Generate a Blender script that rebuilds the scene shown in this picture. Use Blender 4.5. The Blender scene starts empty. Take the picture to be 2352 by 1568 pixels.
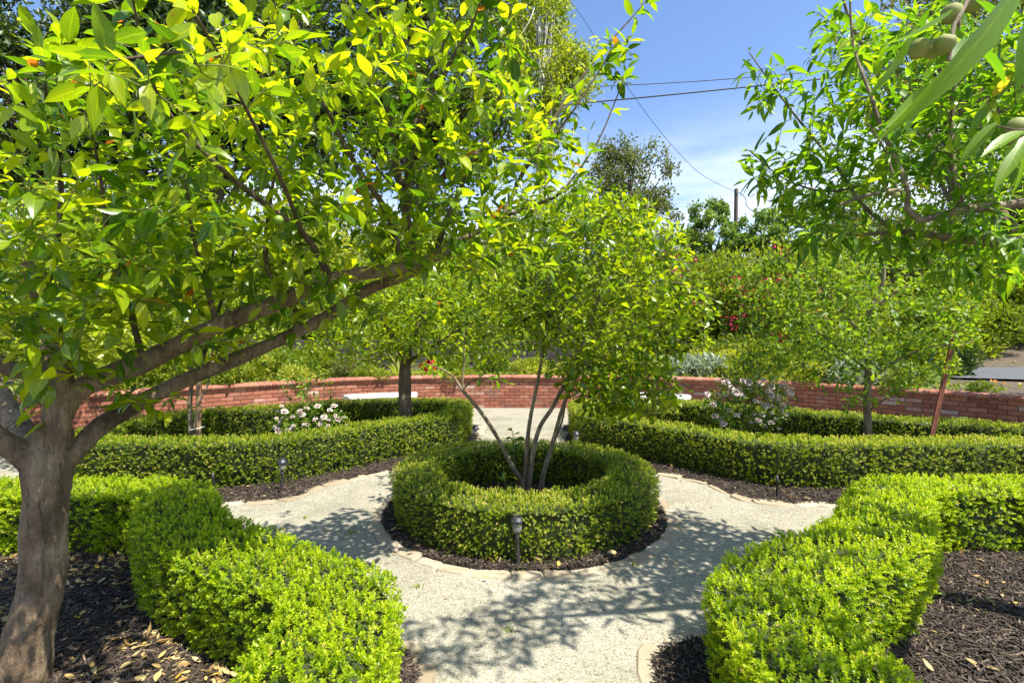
import bpy, math, random
import numpy as np
from mathutils import Vector, Matrix

R = math.radians
random.seed(7)
scene = bpy.context.scene
COL = scene.collection

# ------------------------------------------------------------------ camera, sky, sun, exposure
EYE = 1.45          # camera height
FPX = 1144.0        # focal length on a 2352 px wide picture
cam_d = bpy.data.cameras.new("camera")
cam_d.sensor_width = 36.0
cam_d.lens = FPX / 2352 * 36.0
cam_d.shift_y = -9 / 2352
cam_d.clip_start = 0.05
cam_d.clip_end = 2000
cam_d.dof.use_dof = True
cam_d.dof.focus_distance = 3.4
cam_d.dof.aperture_fstop = 11.0
cam = bpy.data.objects.new("camera", cam_d)
cam.location = (0, 0, EYE)
cam.rotation_euler = (R(90), 0, 0)
COL.objects.link(cam)
scene.camera = cam

SUN_EL = 61.0
SUN_AZ = 127.0      # clockwise from +Y
sun_vec = Vector((math.sin(R(SUN_AZ)) * math.cos(R(SUN_EL)), math.cos(R(SUN_AZ)) * math.cos(R(SUN_EL)), math.sin(R(SUN_EL))))
sd = bpy.data.lights.new("sun", 'SUN')
sd.energy = 5.0
sd.angle = R(0.5)
sd.color = (1.0, 0.95, 0.85)
so = bpy.data.objects.new("sun", sd)
so.rotation_euler = sun_vec.to_track_quat('Z', 'Y').to_euler()
so.location = (20, -16, 40)
COL.objects.link(so)

world = bpy.data.worlds.new("World")
scene.world = world
world.use_nodes = True
wt = world.node_tree
wn, wl = wt.nodes, wt.links
wn.clear()
w_out = wn.new('ShaderNodeOutputWorld')
w_bg = wn.new('ShaderNodeBackground')
w_sky = wn.new('ShaderNodeTexSky')
w_sky.sky_type = 'NISHITA'
w_sky.sun_disc = False
w_sky.sun_elevation = R(SUN_EL)
w_sky.sun_rotation = R(SUN_AZ)
w_sky.altitude = 100
w_sky.air_density = 1.0
w_sky.dust_density = 0.9
w_sky.ozone_density = 2.0
w_bg.inputs['Strength'].default_value = 0.085
# thin high cloud low over the horizon
w_tc = wn.new('ShaderNodeTexCoord')
w_map = wn.new('ShaderNodeMapping'); w_map.inputs['Scale'].default_value = (1.6, 1.6, 7.0)
w_no = wn.new('ShaderNodeTexNoise'); w_no.inputs['Scale'].default_value = 2.1; w_no.inputs['Detail'].default_value = 7; w_no.inputs['Roughness'].default_value = 0.55
w_r1 = wn.new('ShaderNodeMapRange'); w_r1.inputs['From Min'].default_value = 0.30; w_r1.inputs['From Max'].default_value = 0.68
w_sep = wn.new('ShaderNodeSeparateXYZ')
w_r2 = wn.new('ShaderNodeMapRange'); w_r2.inputs['From Min'].default_value = 0.44; w_r2.inputs['From Max'].default_value = 0.20; w_r2.interpolation_type = 'SMOOTHSTEP'
w_mul = wn.new('ShaderNodeMath'); w_mul.operation = 'MULTIPLY'
w_mix = wn.new('ShaderNodeMix'); w_mix.data_type = 'RGBA'
w_mix.inputs['B'].default_value = (7.6, 8.2, 8.8, 1)
wl.new(w_tc.outputs['Generated'], w_map.inputs['Vector']); wl.new(w_map.outputs[0], w_no.inputs['Vector'])
wl.new(w_no.outputs['Fac'], w_r1.inputs['Value']); wl.new(w_tc.outputs['Generated'], w_sep.inputs[0])
wl.new(w_sep.outputs['Z'], w_r2.inputs['Value'])
wl.new(w_r1.outputs[0], w_mul.inputs[0]); wl.new(w_r2.outputs[0], w_mul.inputs[1])
wl.new(w_mul.outputs[0], w_mix.inputs['Factor'])
w_tint = wn.new('ShaderNodeMix'); w_tint.data_type = 'RGBA'; w_tint.blend_type = 'MULTIPLY'; w_tint.inputs['Factor'].default_value = 1.0
w_tint.inputs['B'].default_value = (1.16, 1.28, 1.46, 1)
wl.new(w_sky.outputs[0], w_tint.inputs['A']); wl.new(w_tint.outputs['Result'], w_mix.inputs['A'])
wl.new(w_mix.outputs['Result'], w_bg.inputs['Color']); wl.new(w_bg.outputs[0], w_out.inputs['Surface'])

scene.view_settings.view_transform = 'Standard'
scene.view_settings.look = 'None'
scene.view_settings.exposure = 1.12
scene.view_settings.gamma = 1.0
scene.cycles.max_bounces = 10
scene.cycles.transmission_bounces = 8
scene.cycles.transparent_max_bounces = 8
scene.cycles.diffuse_bounces = 5

# ------------------------------------------------------------------ small helpers
def PX(x, y, d):
    """world point seen at (x, y) of the 2352 px wide picture at depth d"""
    return np.array([(x - 1176) / FPX * d, d, EYE + (775 - y) / FPX * d])

def GP(x, y, z=0.0):
    d = FPX * (EYE - z) / (y - 775)
    return np.array([(x - 1176) / FPX * d, d, z])

def nrm(v):
    return v / np.maximum(np.linalg.norm(v, axis=-1, keepdims=True), 1e-9)

def catmull(pts, step=0.05, closed=False):
    pts = np.asarray(pts, float)
    if closed:
        P = np.vstack([pts[-1], pts, pts[0], pts[1]])
    else:
        P = np.vstack([2 * pts[0] - pts[1], pts, 2 * pts[-1] - pts[-2]])
    out = []
    for i in range(1, len(P) - 2):
        p0, p1, p2, p3 = P[i - 1], P[i], P[i + 1], P[i + 2]
        n = max(1, int(np.linalg.norm(p2 - p1) / step))
        t = (np.arange(n) / n)[:, None]
        out.append(0.5 * ((2 * p1) + (-p0 + p2) * t + (2 * p0 - 5 * p1 + 4 * p2 - p3) * t ** 2 + (-p0 + 3 * p1 - 3 * p2 + p3) * t ** 3))
    if not closed:
        out.append(P[-2][None])
    return np.vstack(out)

class MB:
    """collects faces and per-vertex tint, builds one mesh"""
    def __init__(s):
        s.V, s.T, s.F, s.M, s.n, s.A = [], [], {}, {}, 0, []
    def add(s, V, F, tint=0.5, mat=0, ab=None):
        V = np.asarray(V, float).reshape(-1, 3)
        s.V.append(V)
        s.T.append(np.broadcast_to(np.asarray(tint, float), (len(V),)))
        s.A.append(np.tile([[.6, 0.]], (len(V), 1)) if ab is None else ab)
        if not isinstance(F, (list, tuple)):
            F = [F]
        groups = {}
        for f in F:
            f = np.asarray(f, int)
            if f.ndim == 2:
                groups.setdefault(f.shape[1], []).append(f)
            else:
                groups.setdefault(len(f), []).append(f[None])
        for k, fl in groups.items():
            fl = np.vstack(fl) + s.n
            s.F.setdefault(k, []).append(fl)
            s.M.setdefault(k, []).append(np.full(len(fl), mat))
        s.n += len(V)
    def mesh(s, name, mats, smooth=False):
        me = bpy.data.meshes.new(name)
        V = np.vstack(s.V); T = np.concatenate(s.T)
        idx, starts, mi, off = [], [], [], 0
        for k in s.F:
            f = np.vstack(s.F[k])
            idx.append(f.ravel()); starts.append(off + np.arange(len(f)) * k); mi.append(np.concatenate(s.M[k])); off += f.size
        idx = np.concatenate(idx); starts = np.concatenate(starts); mi = np.concatenate(mi)
        me.vertices.add(len(V)); me.vertices.foreach_set('co', V.astype(np.float32).ravel())
        me.loops.add(len(idx)); me.loops.foreach_set('vertex_index', idx.astype(np.int32))
        me.polygons.add(len(starts)); me.polygons.foreach_set('loop_start', starts.astype(np.int32))
        me.update(calc_edges=True)
        if not isinstance(mats, (list, tuple)):
            mats = [mats]
        for m in mats:
            me.materials.append(m)
        me.polygons.foreach_set('material_index', mi.astype(np.int32))
        me.polygons.foreach_set('use_smooth', np.full(len(starts), smooth))
        a = me.attributes.new('tint', 'FLOAT', 'POINT')
        a.data.foreach_set('value', T.astype(np.float32))
        if any(q[0, 0] != .6 for q in s.A if len(q)):
            AB = np.vstack(s.A)
            for nm, c in (('across', 0), ('along', 1)):
                a = me.attributes.new(nm, 'FLOAT', 'POINT'); a.data.foreach_set('value', AB[:, c].astype(np.float32).copy())
        me.update()
        return me
    def build(s, name, mats, parent=None, smooth=False):
        o = bpy.data.objects.new(name, s.mesh(name, mats, smooth))
        COL.objects.link(o)
        if parent is not None:
            o.parent = parent
            o.matrix_parent_inverse = parent.matrix_basis.inverted()
        return o

def tag(o, label=None, cat=None, group=None, kind=None):
    if label: o['label'] = label
    if cat: o['category'] = cat
    if group: o['group'] = group
    if kind: o['kind'] = kind
    return o

def thing(name, loc, label, cat, group=None):
    o = bpy.data.objects.new(name, None)
    o.empty_display_size = 0.1
    o.location = [float(c) for c in loc]
    COL.objects.link(o)
    return tag(o, label, cat, group)

def copy_tree(o, parent=None):
    c = o.copy(); COL.objects.link(c)
    if parent is not None:
        c.parent = parent
    for ch in list(o.children):
        copy_tree(ch, c)
    return c

def add_tube(mb, pts, rad, sides=8, tint=0.5, cap=True, wob=0.0, rng=None, rough=0.0):
    pts = np.asarray(pts, float); n = len(pts)
    rad = np.broadcast_to(np.asarray(rad, float), (n,))
    tg = nrm(np.gradient(pts, axis=0))
    ref = np.array([0.3, 0.9, 0.2]) if abs(tg[0] @ np.array([0, 0, 1.0])) > 0.8 else np.array([0, 0, 1.0])
    a = np.cross(tg[0], ref); a /= np.linalg.norm(a)
    A = np.empty((n, 3))
    for i in range(n):
        a = a - tg[i] * (a @ tg[i]); a /= max(np.linalg.norm(a), 1e-9); A[i] = a
    B = np.cross(tg, A)
    th = np.arange(sides) / sides * 2 * np.pi
    rr = rad[:, None] * np.ones(sides)
    if wob and rng is not None:
        ph = rng.uniform(0, 6.28, 4)
        s = np.arange(n)[:, None] * 0.35
        rr = rr * (1 + wob * (np.sin(2 * th + ph[0] + s * 0.7) * 0.6 + np.sin(3 * th + ph[1] - s) * 0.5 + np.sin(5 * th + ph[2] + s * 0.4) * 0.3 + rng.normal(0, 0.35, (n, sides))))
    V = pts[:, None] + A[:, None] * (np.cos(th) * rr)[..., None] + B[:, None] * (np.sin(th) * rr)[..., None]
    if rough:
        U = nrm(V - pts[:, None]); Q = V * np.array([1, 1, .45])
        amp = rough * np.minimum(1, rad / .06)[:, None, None]
        V = V + U * amp * (.8 * lump(Q, 26, 1.0) + .7 * np.abs(lump(Q, 58, 4.0)) - .35 + .5 * lump(Q, 120, 2.0) + 1.0 * lump(V, 9, 3.0))[..., None]
    i = np.arange(n - 1)[:, None] * sides; j = np.arange(sides); k = (j + 1) % sides
    F = np.stack([i + j, i + k, i + sides + k, i + sides + j], -1).reshape(-1, 4)
    mb.add(V.reshape(-1, 3), [F], tint)
    if cap:
        base = mb.n - n * sides
        for e, rev in ((0, True), (n - 1, False)):
            ring = np.arange(sides) + e * sides
            mb.add(V.reshape(-1, 3)[ring], [np.arange(sides)[::-1] if rev else np.arange(sides)], tint)

def add_lathe(mb, prof, sides=24, center=(0, 0, 0), tint=0.5, mat=0, close_top=True, close_bot=True):
    prof = np.asarray(prof, float); n = len(prof)
    th = np.arange(sides) / sides * 2 * np.pi
    V = np.stack([prof[:, 0, None] * np.cos(th), prof[:, 0, None] * np.sin(th), prof[:, 1, None] * np.ones(sides)], -1) + np.array(center)
    i = np.arange(n - 1)[:, None] * sides; j = np.arange(sides); k = (j + 1) % sides
    F = [np.stack([i + j, i + k, i + sides + k, i + sides + j], -1).reshape(-1, 4)]
    if close_bot: F.append(np.arange(sides)[::-1])
    if close_top: F.append(np.arange(sides) + (n - 1) * sides)
    mb.add(V.reshape(-1, 3), F, tint, mat)

# leaf outlines: (x across -1..1, y along 0..1, lift across fold)
def leaf_template(kind):
    if kind == 'fine':
        t = [0, .12, .3, .5, .7, .87, 1]; w = [0, .55, .93, 1, .78, .36, 0]
    elif kind == 'obov':
        t = [0, .2, .45, .68, .88, 1]; w = [0, .35, .75, 1, .7, 0]
    elif kind == 'lance':
        t = [0, .15, .38, .62, .84, 1]; w = [0, .7, 1, .82, .4, 0]
    elif kind == 'mid':
        t = [0, .4, .75, 1]; w = [0, 1, .75, 0]
    else:
        V = np.array([[0, 0, 0], [-.5, .5, .12], [0, 1, 0], [.5, .5, .12]])
        return V, [np.array([[0, 2, 1], [0, 3, 2]])]
    V = [[0, 0, 0]]; tri, quad = [], []
    for r in range(1, len(t) - 1):
        V += [[-.5 * w[r], t[r], .16 * w[r]], [0, t[r], 0], [.5 * w[r], t[r], .16 * w[r]]]
    tip = len(V); V.append([0, 1, 0])
    tri += [[0, 2, 1], [0, 3, 2]]
    for r in range(len(t) - 3):
        b = 1 + 3 * r
        quad += [[b, b + 1, b + 4, b + 3], [b + 1, b + 2, b + 5, b + 4]]
    b = tip - 3
    tri += [[b, b + 1, tip], [b + 1, b + 2, tip]]
    F = [np.array(tri)]
    if quad: F.append(np.array(quad))
    return np.array(V, float), F
TEMPL = {k: leaf_template(k) for k in ('fine', 'obov', 'lance', 'mid', 'dia')}

def add_leaves(mb, P, D, N, L, W, tint, kind='dia', bend=0.15, rng=None, mat=0):
    """P base points, D directions, N upper-side normals, all (n,3)"""
    n = len(P)
    if n == 0: return
    TV, TF = TEMPL[kind]
    D = nrm(D); N = nrm(N - D * (N * D).sum(1, keepdims=True)); S = np.cross(D, N)
    L = np.broadcast_to(L, (n,)); W = np.broadcast_to(W, (n,))
    bd = np.broadcast_to(bend, (n,)) * (1 if rng is None else rng.normal(1.0, .85, n))
    y = TV[:, 1][None] * L[:, None]; x = TV[:, 0][None] * W[:, None]
    z = TV[:, 2][None] * W[:, None] - bd[:, None] * L[:, None] * TV[:, 1][None] ** 2
    if kind in ('fine', 'obov', 'lance') and rng is not None:
        wv = rng.uniform(-.09, .09, (n, 1)) * W[:, None]; ph = rng.uniform(0, 6.28, (n, 1))
        z = z + wv * np.sin(TV[:, 1][None] * 9 + ph) * np.sign(TV[:, 0][None] + 1e-6)
    V = P[:, None] + D[:, None] * y[..., None] + S[:, None] * x[..., None] + N[:, None] * z[..., None]
    off = (np.arange(n) * len(TV))[:, None, None]
    F = [(f[None] + off).reshape(-1, f.shape[1]) for f in TF]
    ab = None
    if kind in ('fine', 'obov', 'lance'):
        ex = np.abs(TV[:, 0]) > 1e-6
        ab = np.tile(np.stack([ex * 1.0, TV[:, 1]], 1), (n, 1))
    mb.add(V.reshape(-1, 3), F, np.repeat(np.broadcast_to(tint, (n,)), len(TV)), mat, ab)

def lump(P, f=7.0, seed=0.0):
    x, y, z = P[..., 0] * f, P[..., 1] * f, P[..., 2] * f
    return (np.sin(x + 1.3 * y + seed) + np.sin(1.7 * y - .8 * z + 2.1 + seed) + np.sin(1.4 * z + .9 * x + 4.2 + seed * 2) + .6 * np.sin(2.3 * x - 1.9 * y + 1.1 * z + seed)) / 3.6

def rdir(rng, n):
    return nrm(rng.normal(0, 1, (n, 3)))

# ------------------------------------------------------------------ materials
def mat(name):
    m = bpy.data.materials.new(name); m.use_nodes = True
    nt = m.node_tree
    return m, nt, nt.nodes['Principled BSDF']

def ramp(nt, stops, interp='LINEAR'):
    r = nt.nodes.new('ShaderNodeValToRGB'); cr = r.color_ramp; cr.interpolation = interp
    while len(cr.elements) > 1: cr.elements.remove(cr.elements[-1])
    cr.elements[0].position = stops[0][0]; cr.elements[0].color = (*stops[0][1], 1)
    for p, c in stops[1:]:
        e = cr.elements.new(p); e.color = (*c, 1)
    return r

def noise(nt, scale, detail=4, rough=.55, coord='Object', vscale=None):
    tc = nt.nodes.new('ShaderNodeTexCoord')
    n = nt.nodes.new('ShaderNodeTexNoise'); n.inputs['Scale'].default_value = scale; n.inputs['Detail'].default_value = detail; n.inputs['Roughness'].default_value = rough
    if vscale:
        mp = nt.nodes.new('ShaderNodeMapping'); mp.inputs['Scale'].default_value = vscale
        nt.links.new(tc.outputs[coord], mp.inputs['Vector']); nt.links.new(mp.outputs[0], n.inputs['Vector'])
    else:
        nt.links.new(tc.outputs[coord], n.inputs['Vector'])
    return n

def leaf_mat(name, stops, trans=0.42, tcol=(2.3, 2.2, 0.7), rough=0.38, spec=0.5, veins=False):
    m, nt, b = mat(name)
    at = nt.nodes.new('ShaderNodeAttribute'); at.attribute_name = 'tint'
    rp = ramp(nt, stops)
    nz = noise(nt, 38, 2)
    ad = nt.nodes.new('ShaderNodeMath'); ad.operation = 'MULTIPLY_ADD'; ad.inputs[1].default_value = 0.16
    sb = nt.nodes.new('ShaderNodeMath'); sb.operation = 'SUBTRACT'; sb.inputs[1].default_value = 0.08
    nt.links.new(nz.outputs['Fac'], ad.inputs[0]); nt.links.new(at.outputs['Fac'], ad.inputs[2]); nt.links.new(ad.outputs[0], sb.inputs[0])
    if veins:
        ac = nt.nodes.new('ShaderNodeAttribute'); ac.attribute_name = 'across'; al = nt.nodes.new('ShaderNodeAttribute'); al.attribute_name = 'along'
        mr = nt.nodes.new('ShaderNodeMapRange'); mr.inputs['From Min'].default_value = .14; mr.inputs['From Max'].default_value = .03; mr.inputs['To Max'].default_value = .20
        nt.links.new(ac.outputs['Fac'], mr.inputs['Value'])
        k1 = nt.nodes.new('ShaderNodeMath'); k1.operation = 'MULTIPLY_ADD'; k1.inputs[1].default_value = -11.0
        k2 = nt.nodes.new('ShaderNodeMath'); k2.operation = 'MULTIPLY'; k2.inputs[1].default_value = 62.0
        nt.links.new(al.outputs['Fac'], k2.inputs[0]); nt.links.new(ac.outputs['Fac'], k1.inputs[0]); nt.links.new(k2.outputs[0], k1.inputs[2])
        k3 = nt.nodes.new('ShaderNodeMath'); k3.operation = 'SINE'; nt.links.new(k1.outputs[0], k3.inputs[0])
        k4 = nt.nodes.new('ShaderNodeMapRange'); k4.inputs['From Min'].default_value = .55; k4.inputs['From Max'].default_value = 1.0; k4.inputs['To Max'].default_value = .09
        nt.links.new(k3.outputs[0], k4.inputs['Value'])
        a1 = nt.nodes.new('ShaderNodeMath'); a1.operation = 'ADD'; a2 = nt.nodes.new('ShaderNodeMath'); a2.operation = 'ADD'
        nt.links.new(mr.outputs[0], a1.inputs[0]); nt.links.new(k4.outputs[0], a1.inputs[1])
        nt.links.new(a1.outputs[0], a2.inputs[0]); nt.links.new(sb.outputs[0], a2.inputs[1])
        lim = nt.nodes.new('ShaderNodeMath'); lim.operation = 'MINIMUM'; lim.inputs[1].default_value = .93
        mxm = nt.nodes.new('ShaderNodeMath'); mxm.operation = 'MAXIMUM'
        nt.links.new(a2.outputs[0], lim.inputs[0]); nt.links.new(lim.outputs[0], mxm.inputs[0]); nt.links.new(sb.outputs[0], mxm.inputs[1])
        nt.links.new(mxm.outputs[0], rp.inputs['Fac'])
        bv = nt.nodes.new('ShaderNodeBump'); bv.inputs['Strength'].default_value = .35; bv.inputs['Distance'].default_value = .002; bv.invert = True
        nt.links.new(a1.outputs[0], bv.inputs['Height']); nt.links.new(bv.outputs[0], b.inputs['Normal'])
    else:
        nt.links.new(sb.outputs[0], rp.inputs['Fac'])
    nt.links.new(rp.outputs['Color'], b.inputs['Base Color'])
    b.inputs['Roughness'].default_value = rough
    b.inputs['Specular IOR Level'].default_value = spec
    tr = nt.nodes.new('ShaderNodeBsdfTranslucent')
    mx = nt.nodes.new('ShaderNodeMix'); mx.data_type = 'RGBA'; mx.blend_type = 'MULTIPLY'; mx.inputs['Factor'].default_value = 1
    mx.inputs['B'].default_value = (*tcol, 1)
    nt.links.new(rp.outputs['Color'], mx.inputs['A']); nt.links.new(mx.outputs['Result'], tr.inputs['Color'])
    ms = nt.nodes.new('ShaderNodeMixShader'); ms.inputs['Fac'].default_value = trans
    nt.links.new(b.outputs[0], ms.inputs[1]); nt.links.new(tr.outputs[0], ms.inputs[2])
    nt.links.new(ms.outputs[0], nt.nodes['Material Output'].inputs['Surface'])
    return m

def bark_mat(name, c0, c1, c2, scale=14, vs=(1, 1, .28), bump=.6, dist=.02):
    m, nt, b = mat(name)
    n1 = noise(nt, scale, 9, .72, vscale=vs)
    n2 = noise(nt, scale * .25, 3)
    rp = ramp(nt, [(.36, c0), (.5, c1), (.64, c2)])
    mm = nt.nodes.new('ShaderNodeMix'); mm.data_type = 'FLOAT'; mm.inputs['Factor'].default_value = .4
    nt.links.new(n1.outputs['Fac'], mm.inputs['A']); nt.links.new(n2.outputs['Fac'], mm.inputs['B'])
    nt.links.new(mm.outputs['Result'], rp.inputs['Fac']); nt.links.new(rp.outputs['Color'], b.inputs['Base Color'])
    bp = nt.nodes.new('ShaderNodeBump'); bp.inputs['Strength'].default_value = bump; bp.inputs['Distance'].default_value = dist
    nt.links.new(n1.outputs['Fac'], bp.inputs['Height']); nt.links.new(bp.outputs[0], b.inputs['Normal'])
    b.inputs['Roughness'].default_value = .85
    return m

def plain(name, col, rough=.6, metal=0, nscale=0, var=.25, bump=0):
    m, nt, b = mat(name)
    b.inputs['Roughness'].default_value = rough; b.inputs['Metallic'].default_value = metal
    if nscale:
        n = noise(nt, nscale, 5)
        rp = ramp(nt, [(.3, tuple(c * (1 - var) for c in col)), (.7, tuple(min(1, c * (1 + var)) for c in col))])
        nt.links.new(n.outputs['Fac'], rp.inputs['Fac']); nt.links.new(rp.outputs['Color'], b.inputs['Base Color'])
        if bump:
            bp = nt.nodes.new('ShaderNodeBump'); bp.inputs['Strength'].default_value = bump; bp.inputs['Distance'].default_value = .01
            nt.links.new(n.outputs['Fac'], bp.inputs['Height']); nt.links.new(bp.outputs[0], b.inputs['Normal'])
    else:
        b.inputs['Base Color'].default_value = (*col, 1)
    return m

def tint_mat(name, stops, rough=.8, nscale=30, nvar=.12, bump=.3, dist=.006, trans=0):
    m, nt, b = mat(name)
    at = nt.nodes.new('ShaderNodeAttribute'); at.attribute_name = 'tint'
    n = noise(nt, nscale, 6, .6)
    ad = nt.nodes.new('ShaderNodeMath'); ad.operation = 'MULTIPLY_ADD'; ad.inputs[1].default_value = nvar * 2
    sb = nt.nodes.new('ShaderNodeMath'); sb.operation = 'SUBTRACT'; sb.inputs[1].default_value = nvar
    nt.links.new(n.outputs['Fac'], ad.inputs[0]); nt.links.new(at.outputs['Fac'], ad.inputs[2]); nt.links.new(ad.outputs[0], sb.inputs[0])
    rp = ramp(nt, stops)
    nt.links.new(sb.outputs[0], rp.inputs['Fac']); nt.links.new(rp.outputs['Color'], b.inputs['Base Color'])
    b.inputs['Roughness'].default_value = rough
    if bump:
        bp = nt.nodes.new('ShaderNodeBump'); bp.inputs['Strength'].default_value = bump; bp.inputs['Distance'].default_value = dist
        nt.links.new(n.outputs['Fac'], bp.inputs['Height']); nt.links.new(bp.outputs[0], b.inputs['Normal'])
    return m

M = {}
M['plum'] = leaf_mat('plum_leaf', [(0, (.030, .082, .007)), (.3, (.080, .165, .008)), (.65, (.22, .310, .009)), (.94, (.385, .43, .012)), (.965, (.42, .15, .02)), (1, (.36, .10, .02))], trans=.50, rough=.26, spec=.6, veins=True)
M['peach'] = leaf_mat('peach_leaf', [(0, (.028, .080, .008)), (.4, (.075, .175, .010)), (.8, (.17, .285, .012)), (.97, (.28, .36, .02)), (1, (.4, .3, .04))], trans=.52, rough=.38, spec=.45, veins=True)
M['citrus'] = leaf_mat('glossy_leaf', [(0, (.030, .085, .006)), (.4, (.12, .20, .007)), (.8, (.285, .35, .009)), (1, (.37, .42, .02))], trans=.46, rough=.28, spec=.55, veins=True)
M['pome'] = leaf_mat('pomegranate_leaf', [(0, (.030, .09, .008)), (.5, (.148, .235, .009)), (1, (.345, .40, .014))], trans=.48, rough=.36, spec=.4)
M['apple'] = leaf_mat('apple_leaf', [(0, (.036, .092, .010)), (.5, (.115, .205, .014)), (1, (.26, .35, .025))], trans=.46, rough=.45, spec=.35, veins=True)
M['box_near'] = leaf_mat('boxwood_leaf', [(0, (.026, .070, .005)), (.4, (.128, .220, .006)), (.75, (.30, .395, .007)), (.95, (.40, .48, .010)), (1, (.50, .40, .13))], trans=.42, rough=.34, spec=.40)
M['box_far'] = leaf_mat('boxwood_leaf_weathered', [(0, (.026, .062, .006)), (.4, (.125, .19, .007)), (.7, (.235, .305, .010)), (.88, (.33, .37, .025)), (1, (.56, .45, .18))], trans=.40, rough=.36, spec=.40)
M['oak'] = leaf_mat('oak_leaf', [(0, (.014, .030, .006)), (.5, (.034, .066, .010)), (1, (.09, .13, .02))], trans=.30, rough=.42)
M['grey_oak'] = leaf_mat('olive_leaf', [(0, (.05, .07, .022)), (.5, (.105, .13, .038)), (1, (.20, .22, .07))], trans=.36, rough=.5)
M['poplar'] = leaf_mat('poplar_leaf', [(0, (.05, .11, .02)), (.5, (.11, .19, .03)), (1, (.22, .30, .06))], trans=.42, rough=.4)
M['shrub'] = leaf_mat('shrub_leaf', [(0, (.04, .080, .009)), (.5, (.125, .185, .013)), (1, (.30, .34, .03))], trans=.42, rough=.5, spec=.3)
M['shrub_light'] = leaf_mat('light_shrub_leaf', [(0, (.07, .115, .012)), (.5, (.20, .25, .02)), (1, (.40, .41, .07))], trans=.42, rough=.5, spec=.3)
M['silver'] = leaf_mat('silver_leaf', [(0, (.14, .19, .13)), (.5, (.26, .32, .22)), (1, (.42, .46, .34))], trans=.25, tcol=(1.4, 1.4, .9), rough=.7, spec=.2)
M['strap'] = leaf_mat('strap_leaf', [(0, (.015, .05, .02)), (.5, (.03, .085, .025)), (1, (.08, .16, .03))], trans=.3, rough=.3)
M['rose'] = leaf_mat('rose_leaf', [(0, (.04, .10, .012)), (.5, (.11, .20, .016)), (1, (.25, .33, .03))], trans=.42, rough=.4)
M['dry'] = leaf_mat('fallen_leaf', [(0, (.20, .10, .03)), (.25, (.36, .24, .08)), (.6, (.52, .40, .16)), (.85, (.55, .45, .22)), (1, (.55, .36, .03))], trans=.25, tcol=(1.3, 1.2, .8), rough=.6, spec=.3)
M['bark_plum'] = bark_mat('plum_bark', (.060, .040, .024), (.17, .118, .072), (.33, .25, .16), scale=24, vs=(1, 1, .3), bump=1.0, dist=.03)
def furrowed_bark(name):
    m, nt, b = mat(name)
    L = nt.links.new
    def nz(scale, vs, det, ro, dist=0):
        tc = nt.nodes.new('ShaderNodeTexCoord'); mp = nt.nodes.new('ShaderNodeMapping'); mp.inputs['Scale'].default_value = vs
        n = nt.nodes.new('ShaderNodeTexNoise'); n.inputs['Scale'].default_value = scale; n.inputs['Detail'].default_value = det; n.inputs['Roughness'].default_value = ro; n.inputs['Distortion'].default_value = dist
        L(tc.outputs['Object'], mp.inputs['Vector']); L(mp.outputs[0], n.inputs['Vector']); return n
    fur = nz(34, (1, 1, .16), 5, .6, .9); fine = nz(110, (1, 1, .5), 6, .7); big = nz(7, (1, 1, .7), 5, .6); lich = nz(13, (1, 1, 1), 6, .65)
    rp = ramp(nt, [(.32, (.10, .066, .038)), (.48, (.225, .16, .10)), (.66, (.37, .285, .19))]); L(big.outputs['Fac'], rp.inputs['Fac'])
    r2 = ramp(nt, [(.30, (.38, .34, .30)), (.45, (.85, .83, .80)), (.62, (1.12, 1.10, 1.06))]); L(fur.outputs['Fac'], r2.inputs['Fac'])
    r3 = ramp(nt, [(.35, (.72, .70, .66)), (.65, (1.2, 1.18, 1.14))]); L(fine.outputs['Fac'], r3.inputs['Fac'])
    prev = rp.outputs['Color']
    for r in (r2, r3):
        x = nt.nodes.new('ShaderNodeMix'); x.data_type = 'RGBA'; x.blend_type = 'MULTIPLY'; x.inputs['Factor'].default_value = 1
        L(prev, x.inputs['A']); L(r.outputs['Color'], x.inputs['B']); prev = x.outputs['Result']
    lm = nt.nodes.new('ShaderNodeMapRange'); lm.inputs['From Min'].default_value = .60; lm.inputs['From Max'].default_value = .70; lm.inputs['To Max'].default_value = .3; L(lich.outputs['Fac'], lm.inputs['Value'])
    x = nt.nodes.new('ShaderNodeMix'); x.data_type = 'RGBA'; x.inputs['B'].default_value = (.40, .385, .30, 1); L(lm.outputs[0], x.inputs['Factor']); L(prev, x.inputs['A'])
    L(x.outputs['Result'], b.inputs['Base Color'])
    h = nt.nodes.new('ShaderNodeMath'); h.operation = 'MULTIPLY_ADD'; h.inputs[1].default_value = .45; L(fine.outputs['Fac'], h.inputs[0]); L(fur.outputs['Fac'], h.inputs[2])
    bp = nt.nodes.new('ShaderNodeBump'); bp.inputs['Strength'].default_value = 1; bp.inputs['Distance'].default_value = .022; L(h.outputs[0], bp.inputs['Height']); L(bp.outputs[0], b.inputs['Normal'])
    b.inputs['Roughness'].default_value = .88
    return m
M['bark_plum'] = furrowed_bark('furrowed_plum_bark')
M['bark_grey'] = bark_mat('grey_bark', (.065, .044, .026), (.17, .128, .078), (.36, .30, .20), scale=26)
M['bark_brown'] = bark_mat('brown_bark', (.05, .034, .022), (.10, .07, .044), (.19, .14, .09), scale=26)
M['bark_white'] = bark_mat('white_bark', (.22, .21, .18), (.45, .43, .38), (.62, .6, .55), scale=3, vs=(1, 1, .6))
M['twig'] = plain('twig_bark', (.10, .065, .035), .8, nscale=30)
M['twig_green'] = plain('green_twig', (.14, .15, .04), .6, nscale=20)
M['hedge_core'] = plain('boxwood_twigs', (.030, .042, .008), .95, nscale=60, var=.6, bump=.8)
M['wood'] = bark_mat('weathered_wood', (.12, .065, .03), (.22, .13, .065), (.33, .21, .12), scale=18, vs=(1, 1, .08), bump=.3)
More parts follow.
